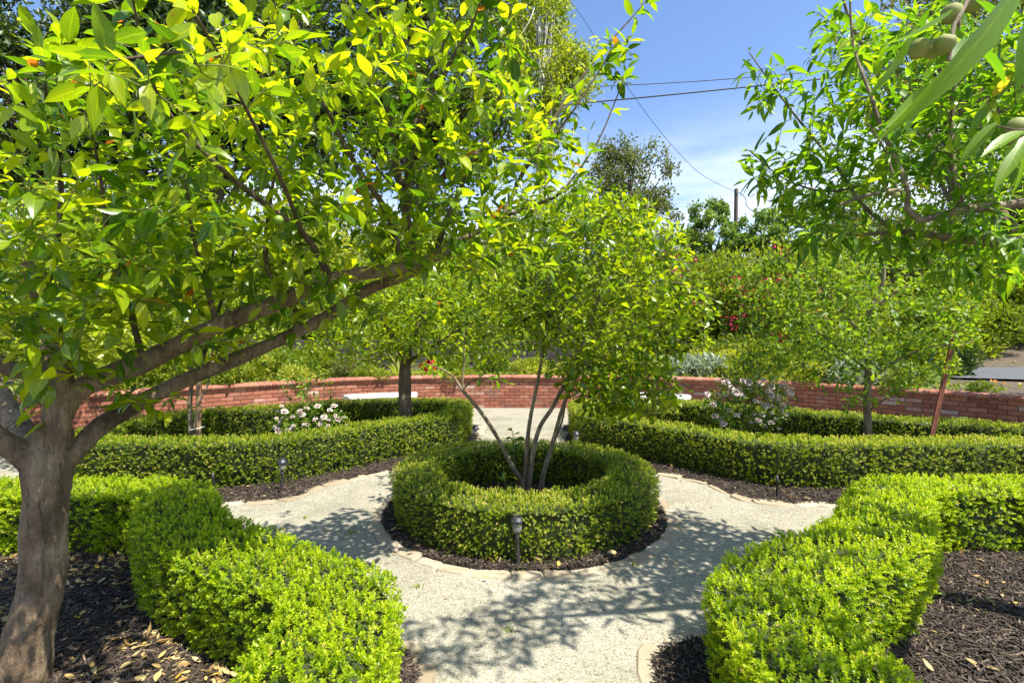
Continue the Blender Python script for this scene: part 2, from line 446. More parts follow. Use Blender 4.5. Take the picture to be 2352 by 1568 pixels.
M['pole'] = bark_mat('pole_wood', (.05, .035, .025), (.09, .065, .045), (.14, .10, .07), scale=4, vs=(1, 1, .1), bump=.3)
M['rust'] = plain('rusty_red_paint', (.20, .062, .035), .6, nscale=18, var=.4, bump=.2)
M['black_plastic'] = plain('black_plastic', (.035, .033, .036), .45, nscale=60, var=.3)
M['steel'] = plain('brushed_steel', (.065, .065, .072), .42, .7, nscale=50, var=.2)
M['panel'] = plain('solar_panel', (.03, .035, .05), .25, nscale=80, var=.4)
M['concrete'] = plain('white_concrete', (.60, .585, .54), .85, nscale=16, var=.26, bump=.7)
M['petal_white'] = plain('blush_petal', (.56, .46, .40), .6, nscale=12, var=.1)
M['petal_red'] = plain('red_petal', (.62, .012, .012), .5, nscale=20, var=.3)
M['petal_crimson'] = plain('crimson_petal', (.48, .03, .06), .5, nscale=20, var=.4)
M['petal_orange'] = plain('orange_petal', (.85, .28, .01), .5)
M['fruit_peach'] = plain('unripe_peach', (.20, .22, .05), .75, nscale=25, var=.2)
M['fruit_plum'] = plain('green_plum', (.16, .27, .03), .45, nscale=30, var=.15)
M['wire'] = plain('black_cable', (.012, .012, .014), .6)
M['glow_lens'] = None
m, nt, b = mat('clear_lens'); b.inputs['Base Color'].default_value = (.42, .41, .36, 1); b.inputs['Roughness'].default_value = .12; b.inputs['Transmission Weight'].default_value = .55; b.inputs['IOR'].default_value = 1.3
M['lens'] = m

# ground surfaces
def gravel_mat():
    m, nt, b = mat('decomposed_granite')
    tc = nt.nodes.new('ShaderNodeTexCoord')
    v = nt.nodes.new('ShaderNodeTexVoronoi'); v.inputs['Scale'].default_value = 240
    v2 = nt.nodes.new('ShaderNodeTexVoronoi'); v2.inputs['Scale'].default_value = 75
    for q in (v, v2): nt.links.new(tc.outputs['Object'], q.inputs['Vector'])
    sp = nt.nodes.new('ShaderNodeSeparateColor'); nt.links.new(v.outputs['Color'], sp.inputs[0])
    sp2 = nt.nodes.new('ShaderNodeSeparateColor'); nt.links.new(v2.outputs['Color'], sp2.inputs[0])
    r1 = ramp(nt, [(0, (.13, .118, .085)), (.10, (.29, .27, .215)), (.45, (.385, .36, .292)), (.8, (.46, .433, .36)), (1, (.62, .60, .50))])
    nt.links.new(sp.outputs[0], r1.inputs['Fac'])
    r2 = ramp(nt, [(0, (.62, .62, .58)), (.15, (.95, .95, .92)), (.8, (1, 1, 1)), (1, (1.22, 1.2, 1.14))])
    nt.links.new(sp2.outputs[0], r2.inputs['Fac'])
    n1 = noise(nt, 2.2, 5); r3 = ramp(nt, [(.3, (.66, .655, .60)), (.5, (.84, .83, .78)), (.7, (.95, .94, .91))]); nt.links.new(n1.outputs['Fac'], r3.inputs['Fac'])
    a = nt.nodes.new('ShaderNodeMix'); a.data_type = 'RGBA'; a.blend_type = 'MULTIPLY'; a.inputs['Factor'].default_value = 1
    c = nt.nodes.new('ShaderNodeMix'); c.data_type = 'RGBA'; c.blend_type = 'MULTIPLY'; c.inputs['Factor'].default_value = 1
    nt.links.new(r1.outputs['Color'], a.inputs['A']); nt.links.new(r2.outputs['Color'], a.inputs['B'])
    nt.links.new(a.outputs['Result'], c.inputs['A']); nt.links.new(r3.outputs['Color'], c.inputs['B'])
    nt.links.new(c.outputs['Result'], b.inputs['Base Color']); b.inputs['Roughness'].default_value = .95; b.inputs['Specular IOR Level'].default_value = .2
    bp = nt.nodes.new('ShaderNodeBump'); bp.inputs['Strength'].default_value = .8; bp.inputs['Distance'].default_value = .006
    nt.links.new(sp.outputs[1], bp.inputs['Height']); nt.links.new(bp.outputs[0], b.inputs['Normal'])
    return m
M['gravel'] = gravel_mat()
M['mulch'] = tint_mat('dark_mulch', [(0, (.014, .010, .006)), (.5, (.036, .025, .016)), (1, (.09, .063, .040))], rough=.95, nscale=60, nvar=.5, bump=.9, dist=.02)
M['chip'] = tint_mat('bark_chip', [(0, (.016, .011, .007)), (.35, (.048, .033, .022)), (.7, (.14, .10, .066)), (1, (.34, .25, .165))], rough=.8, nscale=70, nvar=.1, bump=.3)
M['soil'] = tint_mat('leaf_litter_soil', [(0, (.03, .022, .014)), (.45, (.075, .056, .034)), (.75, (.14, .105, .06)), (1, (.26, .20, .12))], rough=.95, nscale=9, nvar=.5, bump=.8, dist=.05)
M['asphalt'] = plain('asphalt', (.085, .087, .092), .9, nscale=60, var=.25, bump=.3)
M['stone'] = tint_mat('tan_flagstone', [(0, (.19, .145, .09)), (.5, (.33, .265, .175)), (1, (.44, .375, .275))], rough=.85, nscale=16, nvar=.22, bump=.4, dist=.01)
M['brick'] = tint_mat('red_brick', [(0, (.15, .048, .032)), (.5, (.30, .100, .056)), (.82, (.38, .15, .09)), (1, (.46, .34, .29))], rough=.85, nscale=22, nvar=.20, bump=.35, dist=.005)
_nt = M['brick'].node_tree; _b = _nt.nodes['Principled BSDF']; _c = _b.inputs['Base Color'].links[0].from_socket
_n = noise(_nt, 2.6, 9, .68, vscale=(1, 1, 1.6)); _m = _nt.nodes.new('ShaderNodeMapRange'); _m.inputs['From Min'].default_value = .53; _m.inputs['From Max'].default_value = .72; _m.inputs['To Max'].default_value = .55
_x = _nt.nodes.new('ShaderNodeMix'); _x.data_type = 'RGBA'; _x.inputs['B'].default_value = (.36, .25, .20, 1)
_n2 = noise(_nt, 5.5, 7, .65); _m2 = _nt.nodes.new('ShaderNodeMapRange'); _m2.inputs['From Min'].default_value = .54; _m2.inputs['From Max'].default_value = .70; _m2.inputs['To Max'].default_value = .6
_y = _nt.nodes.new('ShaderNodeMix'); _y.data_type = 'RGBA'; _y.inputs['B'].default_value = (.085, .045, .034, 1)
_nt.links.new(_n.outputs['Fac'], _m.inputs['Value']); _nt.links.new(_m.outputs[0], _x.inputs['Factor']); _nt.links.new(_c, _x.inputs['A'])
_nt.links.new(_n2.outputs['Fac'], _m2.inputs['Value']); _nt.links.new(_m2.outputs[0], _y.inputs['Factor']); _nt.links.new(_x.outputs['Result'], _y.inputs['A']); _nt.links.new(_y.outputs['Result'], _b.inputs['Base Color'])
M['mortar'] = plain('mortar', (.13, .10, .085), .95, nscale=30, var=.25, bump=.4)
M['block'] = plain('concrete_block', (.055, .047, .038), .95, nscale=14, var=.4, bump=.8)  # darkened base colour: the shade on this wall is put into it

# ------------------------------------------------------------------ the setting: garden floor, terrace, road
WALL = [(-7.6, -3.0), (-7.5, 1.0), (-7.15, 4.2), (-6.32, 6.51), (-4.8, 8.18), (-3.44, 9.39), (-2.62, 9.86), (-1.31, 10.2), (-.05, 10.27), (1.5, 10.2), (2.97, 9.86), (3.95, 9.45), (5.05, 8.65), (5.92, 7.72), (6.46, 7.1), (6.85, 6.5), (7.4, 5.0), (7.75, 1.5), (7.85, -3.0)]
WL = catmull(np.array(WALL), .05)
WTOP = .67

def yline(x):
    return np.interp(x, [-60, -20, -6, 2.4, 3.6, 6, 10, 16, 60], [11, 12.0, 12.9, 13.4, 18.6, 17.9, 16.2, 14.0, 12])
def terr(x, y):
    x = np.asarray(x, float); y = np.asarray(y, float)
    d = y - yline(x)
    z = .56 + np.clip(d, 0, 40) * .17 + np.where(x < 2.8, np.clip(d / .3, 0, 1) * .42, 0)
    z = z + .03 * np.sin(x * 1.7 + y) * np.clip((y - 11) / 3, 0, 1)
    return z

g = MB()
gx, gy = np.meshgrid(np.linspace(-7.4, 7.6, 60), np.linspace(-3, 10.15, 60))
# floor polygon: everything inside the wall line
poly = np.vstack([WL, ])
c0 = np.array([0.0, 2.5])
FL = np.vstack([WL, [(7.0, -5.5), (3.5, -6.3), (0.0, -6.6), (-3.5, -6.3), (-7.0, -5.5)], WL[:1]])
ringn = 24
V = []
for k in range(ringn + 1):
    t = k / ringn
    V.append(np.column_stack([c0 + (FL - c0) * max(t, .001), np.zeros(len(FL))]))
V = np.vstack(V); n = len(FL)
i = np.arange(ringn)[:, None] * n; j = np.arange(n - 1)
F = np.stack([i + j, i + n + j, i + n + j + 1, i + j + 1], -1).reshape(-1, 4)
g.add(V, [F[:, ::-1]])
tag(g.build('gravel_path', M['gravel']), kind='structure')

# terrain outside, running to the horizon all round
tb = MB()
outer = []
cen = np.array([0.0, 2.0])
Wc = catmull(np.vstack([np.array(WALL), [(4, -6.0), (0, -6.4), (-4, -6.0)]]), .25, closed=True)
dirs = nrm(Wc - cen)
rw = np.linalg.norm(Wc - cen, axis=1)
steps = np.concatenate([[0.10, .3, .7, 1.2, 1.8, 2.5, 3.2, 4], np.geomspace(5, 900, 34)])
V = []
for s in steps:
    p = cen + dirs * (rw + s)[:, None]
    z = np.where(p[:, 1] > -3, terr(p[:, 0], p[:, 1]), .02 + 0 * p[:, 0])
    V.append(np.column_stack([p, z]))
V = np.vstack(V); n = len(Wc)
i = np.arange(len(steps) - 1)[:, None] * n; j = np.arange(n); k = (j + 1) % n
F = np.stack([i + j, i + k, i + n + k, i + n + j], -1).reshape(-1, 4)
tb.add(V, [F])
tag(tb.build('hillside_ground', M['soil'], smooth=True), kind='structure')

rd = catmull(np.array([(26, 5.5), (18, 9.2), (12.5, 11.8), (9.6, 13.3)]), .4)
tg = nrm(np.gradient(rd, axis=0)); sd_ = np.stack([-tg[:, 1], tg[:, 0]], 1)
rb = MB(); V = []
for w in np.linspace(-2.7, 2.6, 7):
    p = rd + sd_ * w
    V.append(np.column_stack([p, terr(p[:, 0], p[:, 1]) + .05]))
V = np.vstack(V); n = len(rd)
i = np.arange(6)[:, None] * n; j = np.arange(n - 1)
rb.add(V, [np.stack([i + j, i + j + 1, i + n + j + 1, i + n + j], -1).reshape(-1, 4)[:, ::-1]])
tag(rb.build('asphalt_road', M['asphalt']), kind='structure')

# ------------------------------------------------------------------ mulch beds
RC = np.array([.10, 4.235]); R_STONE = 1.262
def poly_sheet(name, pts, z, m, tint=.5, jitter=.012, seed=1):
    rng = np.random.default_rng(seed)
    pts = np.asarray(pts, float)
    c = pts.mean(0); mb = MB(); V = []; k = 8
    rim = pts + rng.normal(0, jitter, pts.shape)
    for q in range(k + 1):
        t = q / k
        p = c + (rim - c) * max(t, .001)
        zz = np.full(len(p), z)
        V.append(np.column_stack([p, zz]))
    V = np.vstack(V); n = len(pts)
    i = np.arange(k)[:, None] * n; j = np.arange(n); jj = (j + 1) % n
    mb.add(V, [np.stack([i + j, i + n + j, i + n + jj, i + jj], -1).reshape(-1, 4)], tint)
    return tag(mb.build(name, m, smooth=True), kind='structure')

th = np.linspace(0, 2 * np.pi, 90, endpoint=False)
ring_bed = RC + (R_STONE - .10) * np.stack([np.cos(th), np.sin(th)], 1)
LB_EDGE = [(-4.9, 4.30), (-3.6, 4.32), (-2.64, 4.36), (-2.05, 4.44), (-1.80, 4.95), (-1.29, 5.44), (-.72, 5.82), (-.52, 6.3), (-.50, 7.2), (-.52, 8.25)]
RB_EDGE = [(5.6, 4.30), (4.0, 4.30), (2.88, 4.32), (2.29, 4.36), (2.07, 4.54), (1.87, 5.06), (1.49, 5.38), (.98, 5.78), (.75, 6.3), (.76, 7.2), (.80, 8.25)]
LF_EDGE = [(-5.2, 3.82), (-2.5, 3.84), (-1.93, 3.62), (-1.72, 3.15), (-1.42, 2.75), (-1.0, 2.48), (-.62, 2.34), (-.42, 2.2), (-.38, 1.7), (-.38, .9), (-.38, -.6)]
RF_EDGE = [(5.6, 3.86), (2.7, 3.88), (2.16, 3.66), (1.92, 3.15), (1.62, 2.76), (1.22, 2.5), (.86, 2.36), (.63, 2.22), (.60, 1.7), (.60, .9), (.60, -.6)]
def bed_poly(edge, extra):
    return np.vstack([catmull(np.array(edge), .1), np.array(extra)])
LB_BED = bed_poly(LB_EDGE, [(-1.6, 8.6), (-2.8, 8.35), (-3.6, 7.6), (-4.8, 7.1), (-5.0, 6)])
RB_BED = bed_poly(RB_EDGE, [(2.0, 8.6), (3.2, 8.2), (4.4, 7.2), (5.6, 6.4), (6.4, 5.6), (6.4, 4.8)])
LF_BED = bed_poly(LF_EDGE, [(-5.2, -.6)])
RF_BED = bed_poly(RF_EDGE, [(5.6, -.6)])
for nm, p, s in (('mulch_bed', ring_bed, 1), ('mulch_bed', LB_BED, 2), ('mulch_bed', RB_BED, 3), ('mulch_bed', LF_BED, 4), ('mulch_bed', RF_BED, 5)):
    poly_sheet(nm, p, .008, M['mulch'], seed=s)

def inside(pts, poly):
    x, y = pts[:, 0], pts[:, 1]; res = np.zeros(len(pts), bool); n = len(poly)
    for a in range(n):
        x1, y1 = poly[a]; x2, y2 = poly[(a + 1) % n]
        c = ((y1 > y) != (y2 > y)) & (x < (x2 - x1) * (y - y1) / (y2 - y1 + 1e-12) + x1)
        res ^= c
    return res

def scatter(rng, poly, dens, box=None):
    poly = np.asarray(poly); lo, hi = poly.min(0), poly.max(0)
    if box: lo = np.maximum(lo, box[0]); hi = np.minimum(hi, box[1])
    n = int(np.prod(hi - lo) * dens)
    p = rng.uniform(lo, hi, (n, 2))
    return p[inside(p, poly)]

def chips(mb, rng, pts, L0=.012, L1=.065):
    n = len(pts)
    L = rng.uniform(L0, L1, n); W = rng.uniform(.0025, .009, n); H = rng.uniform(.002, .006, n)
    a = rng.uniform(0, 2 * np.pi, n); tilt = rng.normal(0, .28, n)
    D = np.stack([np.cos(a) * np.cos(tilt), np.sin(a) * np.cos(tilt), np.sin(tilt)], 1)
    S = np.stack([-np.sin(a), np.cos(a), rng.normal(0, .25, n)], 1); S = nrm(S); U = np.cross(D, S)
    C = np.column_stack([pts, rng.uniform(.010, .034, n)])
    co = np.array([[-1, -.6, -1], [1, -.35, -1], [1, .35, -1], [-1, .6, -1], [-1, -.6, 1], [1, -.3, 1], [1, .3, 1], [-1, .6, 1]])
    V = C[:, None] + D[:, None] * (co[:, 0] * L[:, None] / 2)[..., None] + S[:, None] * (co[:, 1] * W[:, None])[..., None] + U[:, None] * (co[:, 2] * H[:, None] / 2)[..., None]
    f = np.array([[4, 5, 6, 7], [0, 1, 5, 4], [1, 2, 6, 5], [2, 3, 7, 6], [3, 0, 4, 7]])
    F = (f[None] + (np.arange(n) * 8)[:, None, None]).reshape(-1, 4)
    mb.add(V.reshape(-1, 3), [F], np.repeat(np.clip(rng.beta(1.6, 3.2, n), 0, 1), 8))

rng = np.random.default_rng(11)
mb = MB()
chips(mb, rng, scatter(rng, LF_BED, 9500, ((-3.4, 1.2), (0, 3.4))))
chips(mb, rng, scatter(rng, RF_BED, 9500, ((0, 1.2), (4.2, 3.4))))
rr = scatter(rng, ring_bed, 7000); rr = rr[np.linalg.norm(rr - RC, axis=1) > .85]
chips(mb, rng, rr, .015, .05)
for B, E in ((LB_BED, LB_EDGE), (RB_BED, RB_EDGE)):
    p = scatter(rng, B, 2600, ((-5, 4.2), (5.6, 6.6)))
    e = catmull(np.array(E), .08)
    dmin = np.min(np.linalg.norm(p[:, None] - e[None], axis=2), axis=1)
    chips(mb, rng, p[dmin < .5], .015, .05)
tag(mb.build('mulch', M['chip']), 'dark shredded bark mulch lying in the hedged beds', 'mulch', kind='stuff')

# ------------------------------------------------------------------ edging stones, each an object
def stone(center, ang, ln, wd, label, rng, group='tan flagstones edging the gravel paths'):
    n = 12
    t = np.arange(n) / n * 2 * np.pi + rng.uniform(0, .5)
    # rounded rectangle outline with chipped irregular edge
    ex = np.sign(np.cos(t)) * np.abs(np.cos(t)) ** .38 * ln / 2
    ey = np.sign(np.sin(t)) * np.abs(np.sin(t)) ** .38 * wd / 2
    ex *= 1 + rng.normal(0, .06, n); ey *= 1 + rng.normal(0, .10, n)
    h = rng.uniform(.005, .015)
    mb = MB(); tint = rng.uniform(.2, .9)
    V = np.vstack([np.column_stack([ex * 1.03, ey * 1.03, np.full(n, -.02)]), np.column_stack([ex, ey, np.full(n, h - .008)]), np.column_stack([ex * .92, ey * .9, np.full(n, h) + rng.normal(0, .0015, n)])])
    i = np.arange(2)[:, None] * n; j = np.arange(n); k = (j + 1) % n
    mb.add(V, [np.stack([i + j, i + k, i + n + k, i + n + j], -1).reshape(-1, 4), np.arange(n) + 2 * n], tint)
    o = mb.build('edging_stone', M['stone'])
    o.location = (float(center[0]), float(center[1]), 0.0)
    o.rotation_euler = (rng.normal(0, .035), rng.normal(0, .035), float(ang))
    tag(o, label, 'edging stone', group)
    return o

rng = np.random.default_rng(21)
a = R(-212)
while a < R(32):
    ln = rng.uniform(.17, .27); da = ln / (R_STONE - .06)
    am = a + da / 2
    c = RC + (R_STONE - .055 + rng.normal(0, .008)) * np.array([math.cos(am), math.sin(am)])
    stone(c, am + math.pi / 2 + rng.normal(0, .05), ln - .014, rng.uniform(.085, .125), 'tan flagstone laid in the circle around the round central hedge', rng)
    a += da
def edge_stones(edge, inward, label, t0, t1, wd=(.11, .15), ln=(.2, .32)):
    p = catmull(np.array(edge), .01); s = np.concatenate([[0], np.cumsum(np.linalg.norm(np.diff(p, axis=0), axis=1))])
    u = s[-1] * t0
    while u < s[-1] * t1:
        l = rng.uniform(*ln); m_ = u + l / 2
        c = np.array([np.interp(m_, s, p[:, 0]), np.interp(m_, s, p[:, 1])])
        q = np.array([np.interp(m_ + .05, s, p[:, 0]), np.interp(m_ + .05, s, p[:, 1])]) - c; q /= np.linalg.norm(q)
        nn = np.array([-q[1], q[0]]) * inward
        w = rng.uniform(*wd)
        stone(c - nn * (.005 + rng.normal(0, .008)) , math.atan2(q[1], q[0]) + rng.normal(0, .06), l - .016, w, label, rng)
        u += l
edge_stones(LB_EDGE, 1, 'tan flagstone edging the bed of the white roses and pomegranate tree', .22, .97)
edge_stones(RB_EDGE, -1, 'tan flagstone edging the bed of the apple tree and rusty stake', .22, .97)
edge_stones(LF_EDGE, 1, 'tan flagstone at the corner of the plum tree bed by the entry path', .62, .84, wd=(.15, .2), ln=(.24, .34))
edge_stones(RF_EDGE, -1, 'tan flagstone at the corner of the peach tree bed by the entry path', .62, .84, wd=(.15, .2), ln=(.24, .34))

# ------------------------------------------------------------------ boxwood hedges
def hedge(name, path, label, width=.36, height=.40, sprigs=900, leaf=.017, m='box_near', closed=False, seed=1, per=9, under=.86, dead=.03, dens_fn=None, base_tint=.45):
    rng = np.random.default_rng(seed)
    c = catmull(np.array(path), .03, closed)
    n = len(c)
    if closed:
        tg = nrm(np.roll(c, -1, 0) - np.roll(c, 1, 0))
    else:
        tg = nrm(np.gradient(c, axis=0))
    # smooth the corners a little
    sdv = np.stack([tg[:, 1], -tg[:, 0]], 1)
    root = thing(name, (*c[n // 2], 0), label, 'hedge', 'clipped boxwood hedges of the formal beds')
    hw = width / 2; rr = .036
    def profile(v):
        """v in [0, 2h+w): position (x,z) and normal in the cross section"""
        x = np.empty_like(v); z = np.empty_like(v); nx = np.zeros_like(v); nz = np.zeros_like(v)
        a = v < height; b = (v >= height) & (v < height + width); d = v >= height + width
        x[a] = -hw; z[a] = v[a]; nx[a] = -1
        x[b] = -hw + (v[b] - height); z[b] = height; nz[b] = 1
        x[d] = hw; z[d] = height - (v[d] - height - width); nx[d] = 1
        cr = (np.abs(x) > hw - rr) & (z > height - rr)
        dx = np.abs(x[cr]) - (hw - rr); dz = z[cr] - (height - rr); L = np.hypot(dx, dz) + 1e-9
        sx = np.sign(x[cr]); x[cr] = sx * (hw - rr + dx / L * rr); z[cr] = height - rr + dz / L * rr
        nx[cr] = sx * dx / L; nz[cr] = dz / L
        f = under + (1 - under) * np.clip(z / (height * .6), 0, 1)
        return x * f, z, nx, nz
    seg = np.linalg.norm(np.diff(c, axis=0), axis=1).sum()
    area = seg * (2 * height + width)
    ns = int(area * sprigs)
    u = rng.uniform(0, n - 1.001, ns) if not closed else rng.uniform(0, n, ns)
    if dens_fn is not None:
        cc = c[np.minimum(u.astype(int), n - 1)]
        u = u[rng.uniform(0, 1, ns) < dens_fn(cc)]; ns = len(u)
    v = rng.uniform(0, 2 * height + width, ns)
    # end caps
    i0 = u.astype(int); f = (u - i0)[:, None]; i1 = (i0 + 1) % n if closed else np.minimum(i0 + 1, n - 1)
    i0 = np.minimum(i0, n - 1)
    cp = c[i0] * (1 - f) + c[i1] * f; sv = nrm(sdv[i0] * (1 - f) + sdv[i1] * f)
    x, z, nx, nz = profile(v)
    P = np.column_stack([cp + sv * x[:, None], z]); N = np.column_stack([sv * nx[:, None], nz])
    if not closed:
        for e, s in ((0, -1), (n - 1, 1)):
            k = int(width * height * sprigs)
            xx = rng.uniform(-hw, hw, k); zz = rng.uniform(0, height - .02, k)
            P = np.vstack([P, np.column_stack([c[e] + sdv[e] * xx[:, None] * .95, zz])]); N = np.vstack([N, np.tile([tg[e][0] * s, tg[e][1] * s, 0], (k, 1))])
    gap = lump(P, 15, seed + 1) + lump(P, 33, seed + 2) + .5 * lump(P, 70, seed + 4)
    kp = (gap < 1.0) | (rng.uniform(0, 1, len(P)) < .25)
    P, N = P[kp], N[kp]
    ns = len(P)
    lp = lump(P, 8, seed) * .013 + lump(P, 21, seed + 3) * .018 + lump(P, 47, seed + 5) * .012
    depth = rng.exponential(.022, ns)
    Pc = P + N * (lp - depth + .004)[:, None]
    up = np.array([0, 0, 1.0])
    axis = nrm(N * 1.0 + up * (.55 * rng.uniform(0, 1, (ns, 1))) + rng.normal(0, .38, (ns, 3)))
    pa = nrm(np.cross(axis, rdir(rng, ns))); pb = np.cross(axis, pa)
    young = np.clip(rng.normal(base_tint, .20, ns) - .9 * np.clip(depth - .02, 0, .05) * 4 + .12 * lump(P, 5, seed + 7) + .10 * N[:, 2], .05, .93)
    mb = MB(); ph = rng.uniform(0, 6.28, ns); sl = rng.uniform(.018, .038, ns)
    dd = rng.uniform(0, 1, ns) < dead
    for k in range(per):
        t = k / (per - 1)
        an = ph + k * 2.4
        perp = pa * np.cos(an)[:, None] + pb * np.sin(an)[:, None]
        D = nrm(axis * (.35 + .9 * t) + perp * (1.0 - .45 * t) + rng.normal(0, .15, (ns, 3)))
        Nn = nrm(axis - perp * .3 + up * .35)
        LL = leaf * rng.uniform(.75, 1.25, ns) * (1 - .25 * t)
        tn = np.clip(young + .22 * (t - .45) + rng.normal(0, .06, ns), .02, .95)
        tn = np.where(dd & (t > .5), rng.uniform(.96, 1, ns), tn)
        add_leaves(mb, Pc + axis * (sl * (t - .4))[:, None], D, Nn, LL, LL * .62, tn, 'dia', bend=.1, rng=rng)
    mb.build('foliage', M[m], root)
    # twiggy inner growth behind the leaves
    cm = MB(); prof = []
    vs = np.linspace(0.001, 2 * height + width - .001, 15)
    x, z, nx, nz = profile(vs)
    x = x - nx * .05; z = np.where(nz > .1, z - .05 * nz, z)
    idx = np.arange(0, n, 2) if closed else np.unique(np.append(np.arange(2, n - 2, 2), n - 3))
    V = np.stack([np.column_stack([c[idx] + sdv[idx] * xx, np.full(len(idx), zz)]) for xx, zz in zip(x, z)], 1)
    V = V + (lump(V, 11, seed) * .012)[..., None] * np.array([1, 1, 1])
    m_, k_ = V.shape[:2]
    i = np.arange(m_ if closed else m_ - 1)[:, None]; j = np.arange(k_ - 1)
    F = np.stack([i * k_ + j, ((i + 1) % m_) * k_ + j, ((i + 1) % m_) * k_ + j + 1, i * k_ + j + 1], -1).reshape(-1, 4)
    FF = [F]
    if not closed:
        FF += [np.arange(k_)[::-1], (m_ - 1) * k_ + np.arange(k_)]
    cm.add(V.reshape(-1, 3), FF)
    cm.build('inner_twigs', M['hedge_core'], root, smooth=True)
    return root

def circ(r, n=40):
    t = np.linspace(0, 2 * np.pi, n, endpoint=False)
    return RC + r * np.stack([np.cos(t), np.sin(t)], 1) * (1 + .012 * np.sin(3 * t + 1))[:, None]
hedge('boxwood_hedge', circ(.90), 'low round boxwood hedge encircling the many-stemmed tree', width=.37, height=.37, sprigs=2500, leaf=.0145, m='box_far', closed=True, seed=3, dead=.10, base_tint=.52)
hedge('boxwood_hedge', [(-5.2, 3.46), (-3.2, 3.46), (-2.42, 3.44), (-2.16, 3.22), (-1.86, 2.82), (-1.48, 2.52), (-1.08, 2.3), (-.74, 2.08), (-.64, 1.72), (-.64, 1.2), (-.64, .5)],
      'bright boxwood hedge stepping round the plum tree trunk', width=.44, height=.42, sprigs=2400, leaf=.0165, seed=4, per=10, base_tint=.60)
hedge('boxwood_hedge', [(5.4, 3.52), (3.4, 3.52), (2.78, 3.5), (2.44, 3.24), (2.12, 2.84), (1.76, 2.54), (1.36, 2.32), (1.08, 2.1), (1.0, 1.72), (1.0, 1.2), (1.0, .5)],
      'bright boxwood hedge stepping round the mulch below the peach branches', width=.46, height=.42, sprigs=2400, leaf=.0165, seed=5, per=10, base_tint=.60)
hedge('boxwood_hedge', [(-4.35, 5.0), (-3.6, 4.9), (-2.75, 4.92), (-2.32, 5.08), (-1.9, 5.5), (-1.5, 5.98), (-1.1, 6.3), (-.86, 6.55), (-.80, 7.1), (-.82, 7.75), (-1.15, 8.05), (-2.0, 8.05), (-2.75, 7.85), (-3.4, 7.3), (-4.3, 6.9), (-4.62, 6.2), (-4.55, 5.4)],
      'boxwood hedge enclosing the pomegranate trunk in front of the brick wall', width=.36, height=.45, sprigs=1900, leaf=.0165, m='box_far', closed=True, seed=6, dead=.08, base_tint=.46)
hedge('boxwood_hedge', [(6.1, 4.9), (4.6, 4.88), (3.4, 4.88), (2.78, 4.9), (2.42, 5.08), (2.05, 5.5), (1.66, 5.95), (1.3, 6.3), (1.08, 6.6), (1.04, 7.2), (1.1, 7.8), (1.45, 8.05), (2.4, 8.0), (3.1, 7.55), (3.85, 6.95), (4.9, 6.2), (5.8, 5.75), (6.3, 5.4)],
      'long boxwood hedge enclosing the apple tree and leaning rusty stake', width=.37, height=.45, sprigs=1900, leaf=.0165, m='box_far', closed=True, seed=8, dead=.06, base_tint=.54)

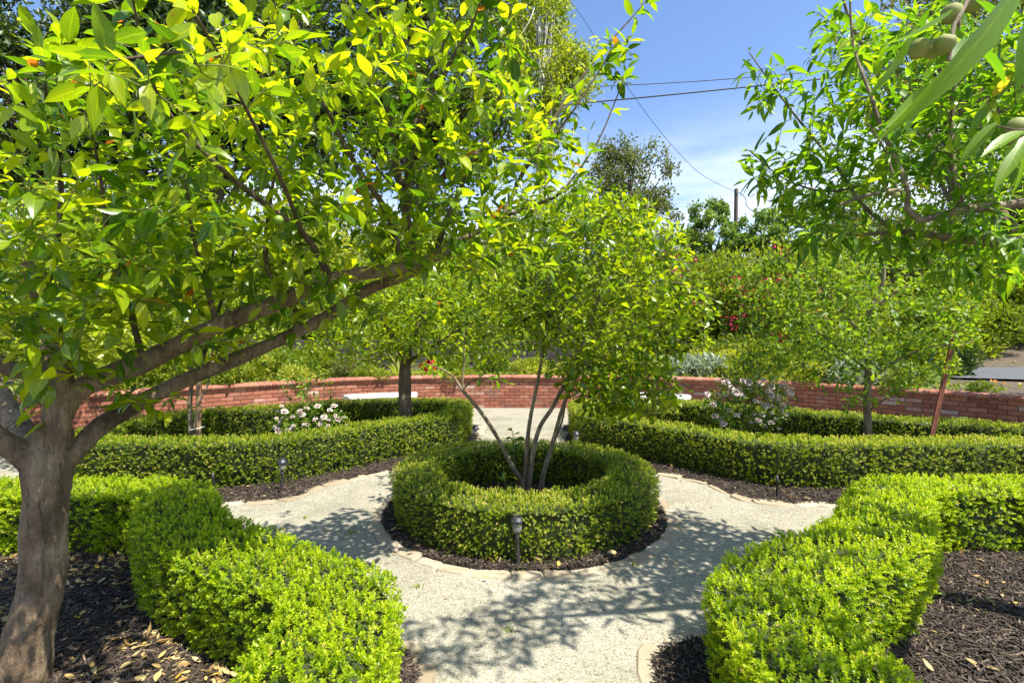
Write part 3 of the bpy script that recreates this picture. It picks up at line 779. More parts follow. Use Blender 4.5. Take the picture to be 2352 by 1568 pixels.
# ------------------------------------------------------------------ curved brick wall
def brick_wall():
    root = thing('brick_wall', (0, 10.2, 0), 'low curved red brick wall with rounded coping closing the garden', 'wall')
    p = catmull(np.array(WALL), .01); s = np.concatenate([[0], np.cumsum(np.linalg.norm(np.diff(p, axis=0), axis=1))])
    def at(u): return np.stack([np.interp(u, s, p[:, 0]), np.interp(u, s, p[:, 1])], -1)
    def nin(u):
        t = nrm(at(u + .02) - at(u - .02)); return np.stack([t[:, 1], -t[:, 0]], -1)   # towards the garden
    body = MB(); uu = np.arange(0.05, s[-1] - .05, .08); q = at(uu); nn = nin(uu)
    prof = [(.0, -.05), (.0, .60), (-.2, .60), (-.2, -.05)]
    V = np.stack([np.column_stack([q + nn * (a - .016), np.full(len(uu), z)]) for a, z in prof], 1)
    k = 4; i = np.arange(len(uu) - 1)[:, None]; j = np.arange(3)
    body.add(V.reshape(-1, 3), [np.stack([i * k + j, (i + 1) * k + j, (i + 1) * k + j + 1, i * k + j + 1], -1).reshape(-1, 4), np.arange(4), (len(uu) - 1) * 4 + np.arange(4)[::-1]])
    body.build('mortar_core', M['mortar'], root)
    rng = np.random.default_rng(5)
    br = MB(); H = .0667; Lb = .2032; J = .0105
    u0 = 2.0; u1 = s[-1] - 2.0
    for c in range(9):
        z0 = c * H + .004; z1 = z0 + H - J
        us = np.arange(u0 + (c % 2) * Lb / 2, u1, Lb)
        a = us + J / 2; b = us + Lb - J / 2
        A, B = at(a), at(b); na, nb = nin(a), nin(b)
        pr = rng.normal(0, .0012, (len(us), 1)); d = .13
        o0 = na * (-.004 + pr); o1 = nb * (-.004 + pr)
        r = []
        for base, o, n_ in ((A, o0, na), (B, o1, nb)):
            r.append(np.column_stack([base + o, np.full(len(us), z0)])); r.append(np.column_stack([base + o, np.full(len(us), z1)]))
            r.append(np.column_stack([base - n_ * .1, np.full(len(us), z0)])); r.append(np.column_stack([base - n_ * .1, np.full(len(us), z1)]))
        V = np.stack(r, 1)
        f = np.array([[0, 4, 5, 1], [1, 5, 7, 3], [0, 2, 6, 4], [0, 1, 3, 2], [4, 6, 7, 5]])
        t = np.clip(rng.normal(.5, .16, len(us)), .1, .82); t = np.where(rng.uniform(0, 1, len(us)) < .06, rng.uniform(.85, 1, len(us)), t)
        br.add(V.reshape(-1, 3), [(f[None] + (np.arange(len(us)) * 8)[:, None, None]).reshape(-1, 4)], np.repeat(t, 8))
    br.build('brick_courses', M['brick'], root)
    # bullnose coping, one brick after another
    cp = MB(); Lc = .112
    us = np.arange(u0, u1, Lc)
    pr = [(.030, .6025), (.044, .615), (.048, .632), (.042, .650), (.026, .664), (.0, .671), (-.2, .672), (-.24, .66), (-.24, .6025)]
    for u in us:
        a = np.array([u + .006]); b = np.array([u + Lc - .006])
        ends = []
        jit = rng.normal(0, .0012)
        for w in (a, b):
            q = at(w)[0]; n_ = nin(w)[0]
            ends.append(np.array([[*(q + n_ * (x + jit)), z] for x, z in pr]))
        V = np.vstack(ends); k = len(pr); j = np.arange(k); jj = (j + 1) % k
        cp.add(V, [np.stack([j, k + j, k + jj, jj], -1), np.arange(k)[::-1], k + np.arange(k)], np.clip(rng.normal(.6, .13), .2, .9))
    cp.build('coping', M['brick'], root)
    cm = MB(); pr2 = [(.028, .601), (.036, .632), (.022, .655), (-.2, .663), (-.236, .601)]
    V = np.stack([np.column_stack([at(uu) + nin(uu) * a, np.full(len(uu), z)]) for a, z in pr2], 1)
    k = 5; i = np.arange(len(uu) - 1)[:, None]; j = np.arange(k); jj = (j + 1) % k
    cm.add(V.reshape(-1, 3), [np.stack([i * k + j, (i + 1) * k + j, (i + 1) * k + jj, i * k + jj], -1).reshape(-1, 4)])
    cm.build('coping_mortar', plain('pale_mortar', (.42, .38, .33), .95, nscale=30), root)
brick_wall()

# segmental block wall up on the terrace
def block_wall():
    root = thing('block_wall', (-3, 13, .55), 'dark stepped concrete block retaining wall behind the brick wall', 'wall')
    rng = np.random.default_rng(9); mb = MB()
    for c in range(6):
        x = -11 + (c % 2) * .2
        while x < 2.4:
            l = .40; y = float(yline(x)) - .18 + c * .025 + rng.normal(0, .008); z = .5 + c * .15
            w = l - .012
            V = np.array([[x, y, z], [x + w, y, z], [x + w, y + .3, z], [x, y + .3, z], [x + .012, y - .02, z + .012], [x + w - .012, y - .02, z + .012], [x + w - .012, y - .02, z + .128], [x + .012, y - .02, z + .128], [x, y, z + .14], [x + w, y, z + .14], [x + w, y + .3, z + .14], [x, y + .3, z + .14]])
            mb.add(V, [np.array([[4, 5, 6, 7], [0, 1, 5, 4], [1, 9, 6, 5], [9, 8, 7, 6], [8, 0, 4, 7], [8, 9, 10, 11], [1, 2, 10, 9], [3, 0, 8, 11]])], rng.uniform(.2, .8))
            x += l
    mb.build('blocks', M['block'], root)
block_wall()

# ------------------------------------------------------------------ curved concrete benches
def bench(center, ang, label, first=None):
    if first is not None:
        r = copy_tree(first); r.location = (center[0], center[1], 0); r.rotation_euler = (0, 0, ang); r['label'] = label; return r
    root = thing('garden_bench', (0, 0, 0), label, 'bench', 'curved white benches along the brick wall')
    rc = 2.4; half = .62 / rc; mb = MB()
    n = 28; th = np.linspace(-half, half, n)
    pr = [(-.19, .36), (-.215, .375), (-.22, .40), (-.205, .425), (-.17, .44), (.17, .44), (.205, .425), (.22, .40), (.215, .375), (.19, .36)]
    V = []
    for q, t in enumerate(th):
        e = min(q, n - 1 - q); sc = 1 if e > 2 else (.86, .95, .99)[e]
        for (a, z) in pr:
            rr_ = rc + a * sc
            V.append([rr_ * math.sin(t), rr_ * math.cos(t) - rc, .40 + (z - .40) * (1 if e > 0 else .8)])
    k = len(pr); i = np.arange(n - 1)[:, None]; j = np.arange(k); jj = (j + 1) % k
    mb.add(V, [np.stack([i * k + j, i * k + jj, (i + 1) * k + jj, (i + 1) * k + j], -1).reshape(-1, 4)[:, ::-1], np.arange(k), (n - 1) * k + np.arange(k)[::-1]])
    mb.build('seat', M['concrete'], root)
    for s in (-1, 1):
        t = s * half * .62; c = np.array([rc * math.sin(t), rc * math.cos(t) - rc])
        lb = MB(); levels = [(.17, .09, 0), (.17, .09, .05), (.13, .06, .09), (.11, .05, .2), (.14, .07, .3), (.17, .09, .359)]
        V = []
        for (a, b_, z) in levels:
            for dx, dy in ((-b_, -a), (b_, -a), (b_, a), (-b_, a)):
                cx = c[0] + dx * math.cos(t) + dy * math.sin(t); cy = c[1] - dx * math.sin(t) + dy * math.cos(t)
                V.append([cx, cy, z])
        i = np.arange(len(levels) - 1)[:, None] * 4; j = np.arange(4); jj = (j + 1) % 4
        lb.add(V, [np.stack([i + j, i + jj, i + 4 + jj, i + 4 + j], -1).reshape(-1, 4), np.arange(4)[::-1], (len(levels) - 1) * 4 + np.arange(4)])
        lb.build('leg', M['concrete'], root)
    root.location = (center[0], center[1], 0); root.rotation_euler = (0, 0, ang)
    return root
b0 = bench((-2.34, 8.95), R(20), 'curved white concrete bench behind the pomegranate trunk')
bench((2.52, 8.95), R(-20), 'curved white concrete bench beside the white rose bush', b0)

# ------------------------------------------------------------------ solar path lights
def solar_light():
    root = thing('solar_light', (0, 0, 0), 'x', 'garden light', 'solar path lights on stakes')
    a = MB(); add_lathe(a, [(.007, -.03), (.0125, 0), (.0125, .05), (.0105, .16), (.013, .165), (.013, .195)], 16); a.build('stake', M['black_plastic'], root, True)
    c = MB(); add_lathe(c, [(.012, .195), (.021, .2), (.026, .21), (.031, .262)], 20); c.build('lens', M['lens'], root, True)
    ci = MB(); add_lathe(ci, [(.009, .196), (.009, .262)], 12); ci.build('lens_core', M['steel'], root, True)
    d = MB(); add_lathe(d, [(.040, .259), (.043, .262), (.042, .268), (.033, .283), (.026, .290)], 24); d.build('cap', M['steel'], root, False)
    e = MB(); add_lathe(e, [(.0255, .2905), (.0255, .297)], 20); e.build('solar_panel', M['panel'], root, False)
    return root
SL = solar_light()
lights = [((1190, 1303), 'solar light leaning in mulch before the round hedge', 1.0, (0.0, .07)), ((647, 1133), 'upright solar light by the hedge left of the round hedge', 1.0, (0, 0.02)),
          ((1323, 1052), 'shiny solar light at the corner of the far gravel passage', 1.0, (0, 0)), ((1090, 1036), 'solar light beside the hedge end across the far passage', 1.0, (0, .03))]
for q, ((x, y), lab, s, (rx, ry)) in enumerate(lights):
    o = SL if q == 0 else copy_tree(SL)
    g_ = GP(x, y); o.location = (g_[0], g_[1], .0); o.rotation_euler = (rx, ry, random.uniform(0, 6)); o.scale = (1.1,) * 3; o['label'] = lab
o = copy_tree(SL); o.location = (6.15, 7.85, .55); o['label'] = 'solar light up on the soil behind the brick wall'
# two headless black stakes with a cable
def black_stake(x, y, lab):
    g_ = GP(x, y)
    root = thing('light_stake', (g_[0], g_[1], 0), lab, 'stake', 'headless black light stakes')
    a = MB(); add_lathe(a, [(.006, -.03), (.010, 0), (.010, .15), (.014, .155), (.014, .17), (.010, .175), (.010, .20)], 12, center=(g_[0], g_[1], 0)); a.build('post', M['black_plastic'], root, True)
    w = MB(); add_tube(w, catmull(np.array([[g_[0] + .012, g_[1] - .01, .16], [g_[0] + .03, g_[1] - .02, .08], [g_[0] + .02, g_[1] - .03, .02], [g_[0] + .05, g_[1] - .05, .015]]), .01), .003, 6); w.build('cable', M['black_plastic'], root, True)
black_stake(1785, 1142, 'headless black stake at the bend of the long hedge'); black_stake(489, 1135, 'headless black stake behind the plum tree hedge')

# ------------------------------------------------------------------ trees
def path3(pts, step=.06):
    return catmull(np.array([PX(*p[:3]) for p in pts]), step)

def limb(pts, r0, r1, step=.016, power=1.0):
    """pts in picture coordinates with depth; radius tapers r0 -> r1"""
    p = path3(pts, step); t = np.linspace(0, 1, len(p)) ** power
    return p, r0 + (r1 - r0) * t

class Grower:
    def __init__(s, seed):
        s.rng = np.random.default_rng(seed); s.P = np.zeros((0, 3)); s.Rr = np.zeros(0); s.D = np.zeros((0, 3)); s.twigs = []; s.leafy = []
    def seed(s, p, r, every=1):
        s.P = np.vstack([s.P, p[::every]]); s.Rr = np.append(s.Rr, r[::every]); s.D = np.vstack([s.D, nrm(np.gradient(p, axis=0))[::every]])
    def grow(s, targets, rise=.15, rmin=.0016, rk=.006, maxr=.02, out=None, maxlen=9):
        T = np.asarray(targets)
        d0 = np.array([np.min(np.sum((s.P - t) ** 2, 1)) for t in T])
        for t in T[np.argsort(d0)]:
            dv = t - s.P; dist = np.linalg.norm(dv, axis=1)
            # favour nodes lying below the tip, so that shoots climb
            cost = dist * (1.0 - .25 * dv[:, 2] / (dist + 1e-6)) + .02 * (dist < .12)
            k = int(np.argmin(cost)); L = dist[k]
            if L < .05 or L > maxlen: continue
            a = s.P[k]; ctrl = a + (t - a) * .45 + s.D[k] * L * .22 + np.array([0, 0, -rise * L * .2]) + s.rng.normal(0, .06 * L, 3)
            n = max(4, int(L / .05)); q = np.linspace(0, 1, n)[:, None]
            p = (1 - q) ** 2 * a + 2 * q * (1 - q) * ctrl + q ** 2 * t
            ra = min(maxr, .85 * s.Rr[k], rmin + rk * L + .0005)
            r = ra + (rmin - ra) * q[:, 0]
            s.twigs.append((p, r)); s.leafy.append((p, L))
            s.P = np.vstack([s.P, p[1:]]); s.Rr = np.append(s.Rr, r[1:]); s.D = np.vstack([s.D, nrm(np.gradient(p, axis=0))[1:]])
    def leaves(s, mb, per_m, span, L, W, kind, tint=(.5, .18), spread=.9, droop=.1, bend=.18, odd=0.0, upn=1.0, lvar=.3, extra=None, clus=1.0):
        rng = s.rng
        P, D, N, T, LL = [], [], [], [], []
        for p, ln in s.leafy + (extra or []):
            seg = np.concatenate([[0], np.cumsum(np.linalg.norm(np.diff(p, axis=0), axis=1))]); tot = seg[-1]
            use = min(tot, span); k = max(3, int(per_m * use + rng.uniform(0, 1)))
            u = tot - use * np.sort(rng.uniform(0, 1, k)) ** clus; u[0] = tot
            q = np.stack([np.interp(u, seg, p[:, c]) for c in range(3)], 1)
            tgt = nrm(np.stack([np.interp(np.minimum(u + .02, tot), seg, p[:, c]) - np.interp(np.maximum(u - .03, 0), seg, p[:, c]) for c in range(3)], 1) + 1e-6)
            an = np.arange(k) * 2.4 + rng.uniform(0, 6.28)
            a = nrm(np.cross(tgt, np.array([.21, .13, .97]))); b = np.cross(tgt, a)
            perp = a * np.cos(an)[:, None] + b * np.sin(an)[:, None]
            endf = ((tot - u) < .04)[:, None]
            d = nrm(tgt * np.where(endf, .9, .45) + perp * np.where(endf, .5, spread) + np.array([0, 0, -droop]) + rng.normal(0, .22, (k, 3)))
            n_ = nrm(np.array([0, 0, upn]) + tgt * .25 + rng.normal(0, .36, (k, 3)))
            P.append(q + d * .008); D.append(d); N.append(n_)
            base = rng.normal(tint[0], tint[1] * .7)
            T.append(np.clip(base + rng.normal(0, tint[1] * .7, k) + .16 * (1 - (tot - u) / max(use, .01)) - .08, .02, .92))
            LL.append(L * rng.uniform(1 - lvar, 1 + lvar, k) * np.where((tot - u) < .03, .7, 1))
        P, D, N, T, LL = np.vstack(P), np.vstack(D), np.vstack(N), np.concatenate(T), np.concatenate(LL)
        if odd: T = np.where(rng.uniform(0, 1, len(T)) < odd, 1.0, T)
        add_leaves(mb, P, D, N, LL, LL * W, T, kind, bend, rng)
        return len(P)

def ell(rng, specs):
    """targets inside ellipsoids given in picture px and metres of depth: (x, y, d, rx, ry, rd, n)"""
    out = []
    for x, y, d, rx, ry, rd_, n in specs:
        v = rdir(rng, n) * rng.uniform(0, 1, (n, 1)) ** .45
        out += [PX(x + rx * q[0], y + ry * q[1], d + rd_ * q[2]) for q in v]
    return np.array(out)

def tubes(name, lst, m, parent, sides, wob=0, seed=1, smooth=True, tint=.5, rough=0.0):
    mb = MB(); rng = np.random.default_rng(seed)
    for p, r in lst: add_tube(mb, p, r, sides, tint, True, wob, rng, rough)
    return mb.build(name, m, parent, smooth)

# --- the big plum tree on the left
def plum_tree():
    root = thing('plum_tree', (-1.95, 2.05, 0), 'big plum tree with thick leaning brown limbs and dappled trunk', 'tree')
    trunk = [np.array([-2.03, 2.04, -.05]), np.array([-2.02, 2.04, .04]), np.array([-1.99, 2.05, .2]), PX(95, 1350, 2.05), PX(104, 1200, 2.05), PX(108, 1120, 2.05), PX(112, 1060, 2.05), PX(128, 985, 2.05)]
    p = catmull(np.array(trunk), .012); z = p[:, 2]
    r = np.interp(z, [-.05, .05, .2, .5, .8, .9, 1.0, 1.1], [.118, .102, .086, .075, .078, .088, .074, .06])
    tubes('trunk', [(p, r)], M['bark_plum'], root, 56, .012, 1, rough=.007)
    main = limb([(118, 1075, 2.05), (130, 980, 2.04), (138, 900, 2.04), (140, 840, 2.05), (128, 770, 2.05), (95, 690, 2.0), (60, 600, 1.95)], .058, .024)
    big = limb([(135, 960, 2.05), (180, 895, 2.08), (330, 832, 2.16), (500, 748, 2.26), (640, 695, 2.36), (760, 640, 2.44), (880, 622, 2.52), (955, 605, 2.58), (1000, 590, 2.64), (1035, 565, 2.7)], .048, .028)
    low = limb([(140, 1075, 2.06), (180, 1030, 2.1), (222, 985, 2.16), (310, 930, 2.3), (450, 862, 2.46), (600, 800, 2.58), (730, 738, 2.66), (840, 668, 2.72), (930, 632, 2.70), (985, 605, 2.68)], .040, .028)
    back = limb([(105, 1080, 2.1), (66, 1020, 2.22), (30, 960, 2.36), (-20, 880, 2.5), (-90, 790, 2.6)], .054, .04)
    lft = limb([(90, 1085, 2.03), (40, 1035, 1.98), (-30, 990, 1.93), (-140, 890, 1.85)], .046, .03)
    forkl = limb([(138, 860, 2.05), (95, 838, 2.0), (30, 850, 1.95), (-40, 800, 1.9)], .04, .02)
    for q in (main, big, low, back, lft, forkl):
        tubes('limb', [q], M['bark_plum'], root, 36, .012, int(q[0][0][0] * 1000) % 97 + 3, rough=.006)
    G = Grower(31); rng = G.rng
    for q in (main, big, low, back, lft, forkl): G.seed(*q, every=6)
    sh = []
    def shoot(pts, r0, r1=.003):
        q = limb(pts, r0, r1, .05); sh.append(q); G.seed(*q); return q
    shoot([(945, 610, 2.58), (945, 560, 2.57), (930, 480, 2.55), (905, 360, 2.5), (885, 200, 2.42), (868, 20, 2.3), (860, -120, 2.2)], .026)
    shoot([(935, 480, 2.55), (945, 340, 2.5), (965, 280, 2.47), (1030, 150, 2.4), (1085, 55, 2.34), (1130, -80, 2.25)], .022)
    shoot([(950, 290, 2.48), (985, 200, 2.5), (1010, 120, 2.5), (1070, 10, 2.5)], .010)
    shoot([(1000, 590, 2.65), (1020, 520, 2.7), (1042, 470, 2.74), (1085, 370, 2.8), (1130, 280, 2.85), (1160, 180, 2.9)], .018)
    shoot([(920, 590, 2.56), (890, 490, 2.5), (830, 400, 2.46), (790, 330, 2.42), (742, 235, 2.36), (680, 120, 2.26), (615, -20, 2.15)], .020)
    shoot([(1000, 590, 2.7), (1080, 540, 2.85), (1150, 500, 2.95), (1205, 390, 3.05), (1300, 230, 3.15), (1390, 110, 3.22), (1470, 20, 3.25), (1500, -20, 3.25)], .018)
    shoot([(1150, 500, 2.95), (1230, 470, 3.05), (1290, 440, 3.1), (1370, 330, 3.15), (1410, 240, 3.18), (1440, 160, 3.2)], .011)
    shoot([(1210, 385, 3.05), (1290, 290, 3.02), (1350, 205, 3.0), (1420, 90, 2.98)], .009)
    shoot([(760, 640, 2.44), (700, 540, 2.3), (610, 470, 2.15), (500, 380, 2.0), (380, 250, 1.8), (330, 120, 1.65), (300, -30, 1.5)], .018)
    shoot([(500, 748, 2.26), (470, 640, 2.2), (440, 520, 2.1), (420, 380, 2.0), (390, 300, 1.95)], .014)
    shoot([(640, 695, 2.36), (610, 590, 2.4), (620, 470, 2.45), (640, 330, 2.5), (650, 200, 2.5)], .014)
    shoot([(330, 832, 2.16), (300, 720, 2.1), (250, 560, 2.0), (230, 400, 1.9), (200, 260, 1.8)], .014)
    shoot([(95, 690, 2.0), (130, 560, 1.9), (140, 420, 1.8), (110, 260, 1.7), (100, 120, 1.6)], .016)
    shoot([(450, 862, 2.46), (500, 720, 2.6), (540, 560, 2.75), (560, 420, 2.85)], .012)
    shoot([(700, 545, 2.3), (640, 400, 1.9), (560, 240, 1.6), (500, 120, 1.4), (440, 20, 1.25)], .012)
    shoot([(500, 130, 1.4), (420, 120, 1.3), (330, 130, 1.22), (250, 140, 1.2)], .005)
    tubes('branch', sh, M['bark_brown'], root, 8, .04, 8)
    tg = ell(rng, [(*q_[:6], max(4, int(q_[6] * .74))) for q_ in [
        (130, 480, 1.95, 230, 280, .55, 230), (420, 470, 2.2, 220, 260, .6, 270), (700, 420, 2.45, 210, 250, .6, 270), (940, 330, 2.5, 220, 280, .5, 270),
        (1130, 400, 2.85, 150, 220, .4, 190), (1230, 380, 3.05, 110, 150, .3, 90), (1190, 230, 2.95, 90, 120, .3, 45), (1000, 120, 2.4, 240, 140, .4, 120), (700, 150, 2.2, 240, 150, .5, 130), (420, 200, 1.9, 240, 140, .4, 90), (140, 170, 1.7, 200, 150, .35, 60),
        (1290, 330, 3.1, 90, 160, .25, 70), (1400, 130, 3.2, 80, 90, .2, 22), (330, 640, 2.2, 260, 110, .5, 190), (90, 700, 1.9, 150, 130, .4, 120),
        (620, 620, 2.5, 200, 90, .4, 120), (1000, 520, 2.65, 190, 90, .35, 120), (1200, 560, 2.95, 140, 90, .3, 70), (500, 720, 2.6, 250, 60, .3, 90), (960, 570, 2.5, 100, 60, .15, 45), (620, 660, 2.25, 90, 60, .12, 28), (1080, 600, 2.75, 90, 55, .25, 40), (800, 640, 2.7, 90, 60, .2, 30), (560, 800, 2.6, 130, 50, .1, 34), (720, 710, 2.72, 110, 45, .12, 40), (420, 800, 2.42, 110, 60, .1, 30), (850, 715, 2.75, 80, 40, .1, 20), (200, 800, 2.0, 130, 60, .15, 36), (60, 860, 2.0, 80, 60, .15, 26), (380, 930, 2.25, 60, 35, .08, 8), (300, 700, 2.05, 160, 60, .12, 40), (480, 790, 2.12, 60, 30, .05, 14), (250, 865, 1.98, 50, 30, .05, 11), (900, 610, 2.42, 70, 40, .08, 24), (760, 665, 2.32, 70, 35, .06, 18), (330, 930, 2.15, 45, 35, .08, 8), (190, 880, 1.95, 40, 40, .06, 4), (-150, 450, 2.0, 160, 380, .6, 60), (100, 830, 1.9, 120, 60, .25, 10),
        (300, 920, 2.2, 60, 30, .1, 5), (520, -120, 2.0, 500, 120, .5, 110), (1100, -120, 2.4, 300, 100, .5, 60)]])
    G.grow(tg, rise=.5)
    ex = [(q[0], 1.0) for q in sh]
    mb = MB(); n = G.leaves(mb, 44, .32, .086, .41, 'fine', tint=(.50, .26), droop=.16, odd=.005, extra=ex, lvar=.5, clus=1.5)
    tubes('twigs', G.twigs, M['twig_green'], root, 5)
    # the near spray in front, top left
    G2 = Grower(32); q = sh[-1]; G2.seed(*q)
    for q in sh[-2:]: G2.seed(*q)
    G2.grow(ell(G2.rng, [(390, 140, 1.2, 170, 90, .12, 16), (600, 110, 1.35, 150, 90, .12, 14), (250, 150, 1.15, 70, 60, .08, 5), (450, 320, 1.25, 60, 40, .06, 4)]), rise=.2)
    G2.leaves(mb, 26, .22, .092, .42, 'fine', tint=(.62, .16), droop=.15, odd=.01, lvar=.25)
    tubes('twigs', G2.twigs, M['twig_green'], root, 5)
    mb.build('crown', M['plum'], root, True)
    fm = MB(); add_lathe(fm, [(.001, -.0175), (.009, -.015), (.0155, -.008), (.0175, 0), (.0155, .009), (.009, .0155), (.002, .0165)], 18)
    f0 = None
    for x, y, d in ((805, 315, 2.05), (1055, 440, 2.3), (1095, 610, 2.6), (640, 505, 1.9)):
        if f0 is None: f0 = fm.build('fruit', M['fruit_plum'], root, True); o = f0
        else: o = f0.copy(); COL.objects.link(o)
        c = PX(x, y, d); o.location = Vector(c); o.matrix_parent_inverse = root.matrix_basis.inverted()
    print('plum leaves', n)
plum_tree()

# --- peach tree on the right, trunk outside the frame
def peach_tree():
    root = thing('peach_tree', (2.95, 2.35, 0), 'peach tree with long drooping leaves and fuzzy green fruit', 'tree')
    p = catmull(np.array([[2.98, 2.33, -.05], [2.97, 2.33, .1], [2.93, 2.35, .5], [2.9, 2.36, .95], [2.86, 2.38, 1.25]]), .04)
    tubes('trunk', [(p, np.interp(p[:, 2], [0, .15, .6, 1.3], [.12, .095, .08, .075]))], M['bark_grey'], root, 20, .05, 4)
    def wl(pts, r0, r1): 
        p = catmull(np.array(pts), .05); return p, np.linspace(r0, r1, len(p))
    la = wl([[2.88, 2.37, 1.15], [2.78, 2.5, 1.55], PX(2440, 590, 2.58), PX(2352, 562, 2.6), PX(2200, 548, 2.66), PX(2060, 532, 2.72), PX(1960, 540, 2.8), PX(1880, 520, 2.85)], .06, .006)
    lb = wl([[2.87, 2.38, 1.2], [2.75, 2.4, 1.7], PX(2450, 440, 2.42), PX(2352, 466, 2.4), PX(2210, 482, 2.36), PX(2110, 506, 2.34), PX(2082, 478, 2.34), PX(2086, 446, 2.33), PX(2060, 437, 2.34), PX(1985, 450, 2.36), PX(1930, 470, 2.4)], .05, .006)
    lc = wl([PX(2086, 446, 2.33), PX(2065, 380, 2.34), PX(2030, 310, 2.38), PX(2000, 220, 2.42), PX(1960, 100, 2.5), PX(1950, -60, 2.5)], .012, .004)
    ld = wl([PX(2210, 482, 2.36), PX(2190, 400, 2.4), PX(2185, 300, 2.4), PX(2200, 100, 2.4), PX(2210, -100, 2.4)], .016, .004)
    le = wl([PX(2352, 562, 2.6), PX(2290, 480, 2.75), PX(2200, 380, 2.95), PX(2080, 260, 3.1), PX(1990, 120, 3.2), PX(1940, 10, 3.2), PX(1930, -120, 3.2)], .03, .005)
    lf = wl([PX(2060, 532, 2.72), PX(1980, 470, 2.8), PX(1920, 380, 2.9), PX(1830, 270, 2.95), PX(1770, 190, 3.0), PX(1720, 120, 3.0)], .012, .003)
    lg = wl([PX(2060, 437, 2.34), PX(2035, 350, 2.34), PX(1990, 280, 2.3)], .006, .003)
    lh = wl([PX(2000, 420, 2.8), PX(1900, 440, 2.85), PX(1800, 410, 2.9), PX(1720, 345, 2.95)], .008, .003)
    lu = wl([[2.86, 2.38, 1.25], [2.7, 2.2, 1.8], [2.35, 1.9, 2.5], [1.95, 1.6, 3.1], [1.5, 1.35, 3.6]], .06, .012)
    lv = wl([[2.86, 2.38, 1.25], [2.9, 2.0, 1.9], [2.7, 1.3, 2.5], [2.2, .8, 2.9]], .05, .012)
    ln_ = wl([[2.7, 1.3, 2.5], [1.8, 1.05, 2.45], [1.2, .95, 2.3], PX(2330, -120, .9), PX(2235, -20, .86), PX(2190, 60, .84), PX(2180, 140, .84)], .018, .003)
    lmb = [la, lb, le, lu, lv]
    for q in lmb: tubes('limb', [q], M['bark_grey'], root, 14, .05, 6)
    tubes('branch', [lc, ld, lf, lg, lh, ln_], M['bark_grey'], root, 8, .03, 5)
    G = Grower(41); rng = G.rng
    for q in lmb + [lc, ld, lf, lg, lh]: G.seed(*q)
    G.grow(ell(rng, [(1960, 330, 2.8, 175, 190, .4, 180), (2160, 340, 2.6, 190, 200, .5, 190), (1960, 90, 3.0, 115, 120, .35, 75), (1770, 210, 2.98, 70, 90, .15, 45), (1830, 400, 2.9, 120, 90, .25, 90),
                    (2150, 110, 2.7, 200, 140, .5, 110), (2000, 540, 2.75, 220, 50, .3, 90), (2280, 520, 2.6, 150, 130, .4, 120), (1720, 345, 2.95, 40, 25, .1, 5), (2330, 250, 2.2, 110, 200, .4, 90), (2250, 600, 2.9, 160, 60, .3, 70), (2420, 60, 2.3, 200, 200, .4, 30)]), rise=.4)
    # upper crown above the picture: its shadows lie on the gravel
    tw = []
    for c, s, n in (((1.75, 1.6, 3.35), (.5, .4, .3), 70), ((2.3, 1.7, 3.0), (.5, .4, .4), 30), ((1.35, 1.15, 3.6), (.4, .3, .25), 45), ((2.3, .8, 3.0), (.5, .5, .3), 30)):
        v = rdir(rng, n) * rng.uniform(0, 1, (n, 1)) ** .4; tw.append(np.array(c) + v * np.array(s))
    G.grow(np.vstack(tw), rise=.4)
    mb = MB(); n = G.leaves(mb, 40, .34, .102, .28, 'lance', tint=(.52, .22), droop=.28, bend=.3, spread=.75, extra=[(q[0], 1) for q in (lc, lf, lh, lg, ld)], odd=.006)
    tubes('twigs', G.twigs, M['twig'], root, 5)
    # near hanging leaves
    def big(x0, y0, d0, x1, y1, d1, L, w, t, nvec=(0, -.5, .8), b=.15):
        a, b_ = PX(x0, y0, d0), PX(x1, y1, d1); d = b_ - a
        add_leaves(mb, a[None], d[None], np.array([nvec], float), np.array([np.linalg.norm(d)]), np.array([w]), np.array([t]), 'lance', bend=b)
    big(2352, -60, .52, 2185, 290, .47, .16, .033, .66, (.72, -.5, .48), .30)
    big(2380, 20, .60, 2352, 200, .60, .1, .03, .5)
    big(2190, 20, .84, 2040, 170, .80, .1, .027, .55, (-.2, -.3, .9), -.25)
    big(2100, 60, .85, 2030, 230, .83, .1, .026, .6, (.7, -.5, .3), .2)
    big(2180, 150, .86, 2235, 60, .9, .09, .025, .35)
    big(2150, 190, .87, 2010, 310, .84, .12, .028, .7, (.5, -.7, .4), -.1)
    big(2180, 160, .86, 2120, 260, .85, .09, .024, .35, (.8, -.4, .2))
    big(2230, 100, .9, 2330, 170, .95, .1, .028, .3)
    big(2240, 0, .9, 2340, 60, .95, .1, .028, .25)
    big(2352, 300, .85, 2260, 340, .82, .08, .024, .75)
    big(2360, 310, .85, 2290, 420, .82, .09, .026, .7)
    big(2352, 320, .85, 2345, 470, .84, .09, .026, .6, (.8, -.4, .3))
    big(2290, 280, 1.1, 2200, 370, 1.1, .1, .028, .62)
    big(2120, 210, .9, 2090, 300, .88, .08, .022, .45, (.6, -.6, .3))
    mb.build('crown', M['peach'], root, True)
    st = [wl([PX(2400, 290, .9), PX(2335, 300, .86), PX(2290, 290, .9)], .003, .0015)]
    tubes('twigs', st, M['twig'], root, 6)
    fm = MB(); add_lathe(fm, [(.001, -.0165), (.008, -.0148), (.0138, -.0088), (.0157, 0), (.0143, .0086), (.009, .0138), (.003, .0134)], 20)
    f0 = None
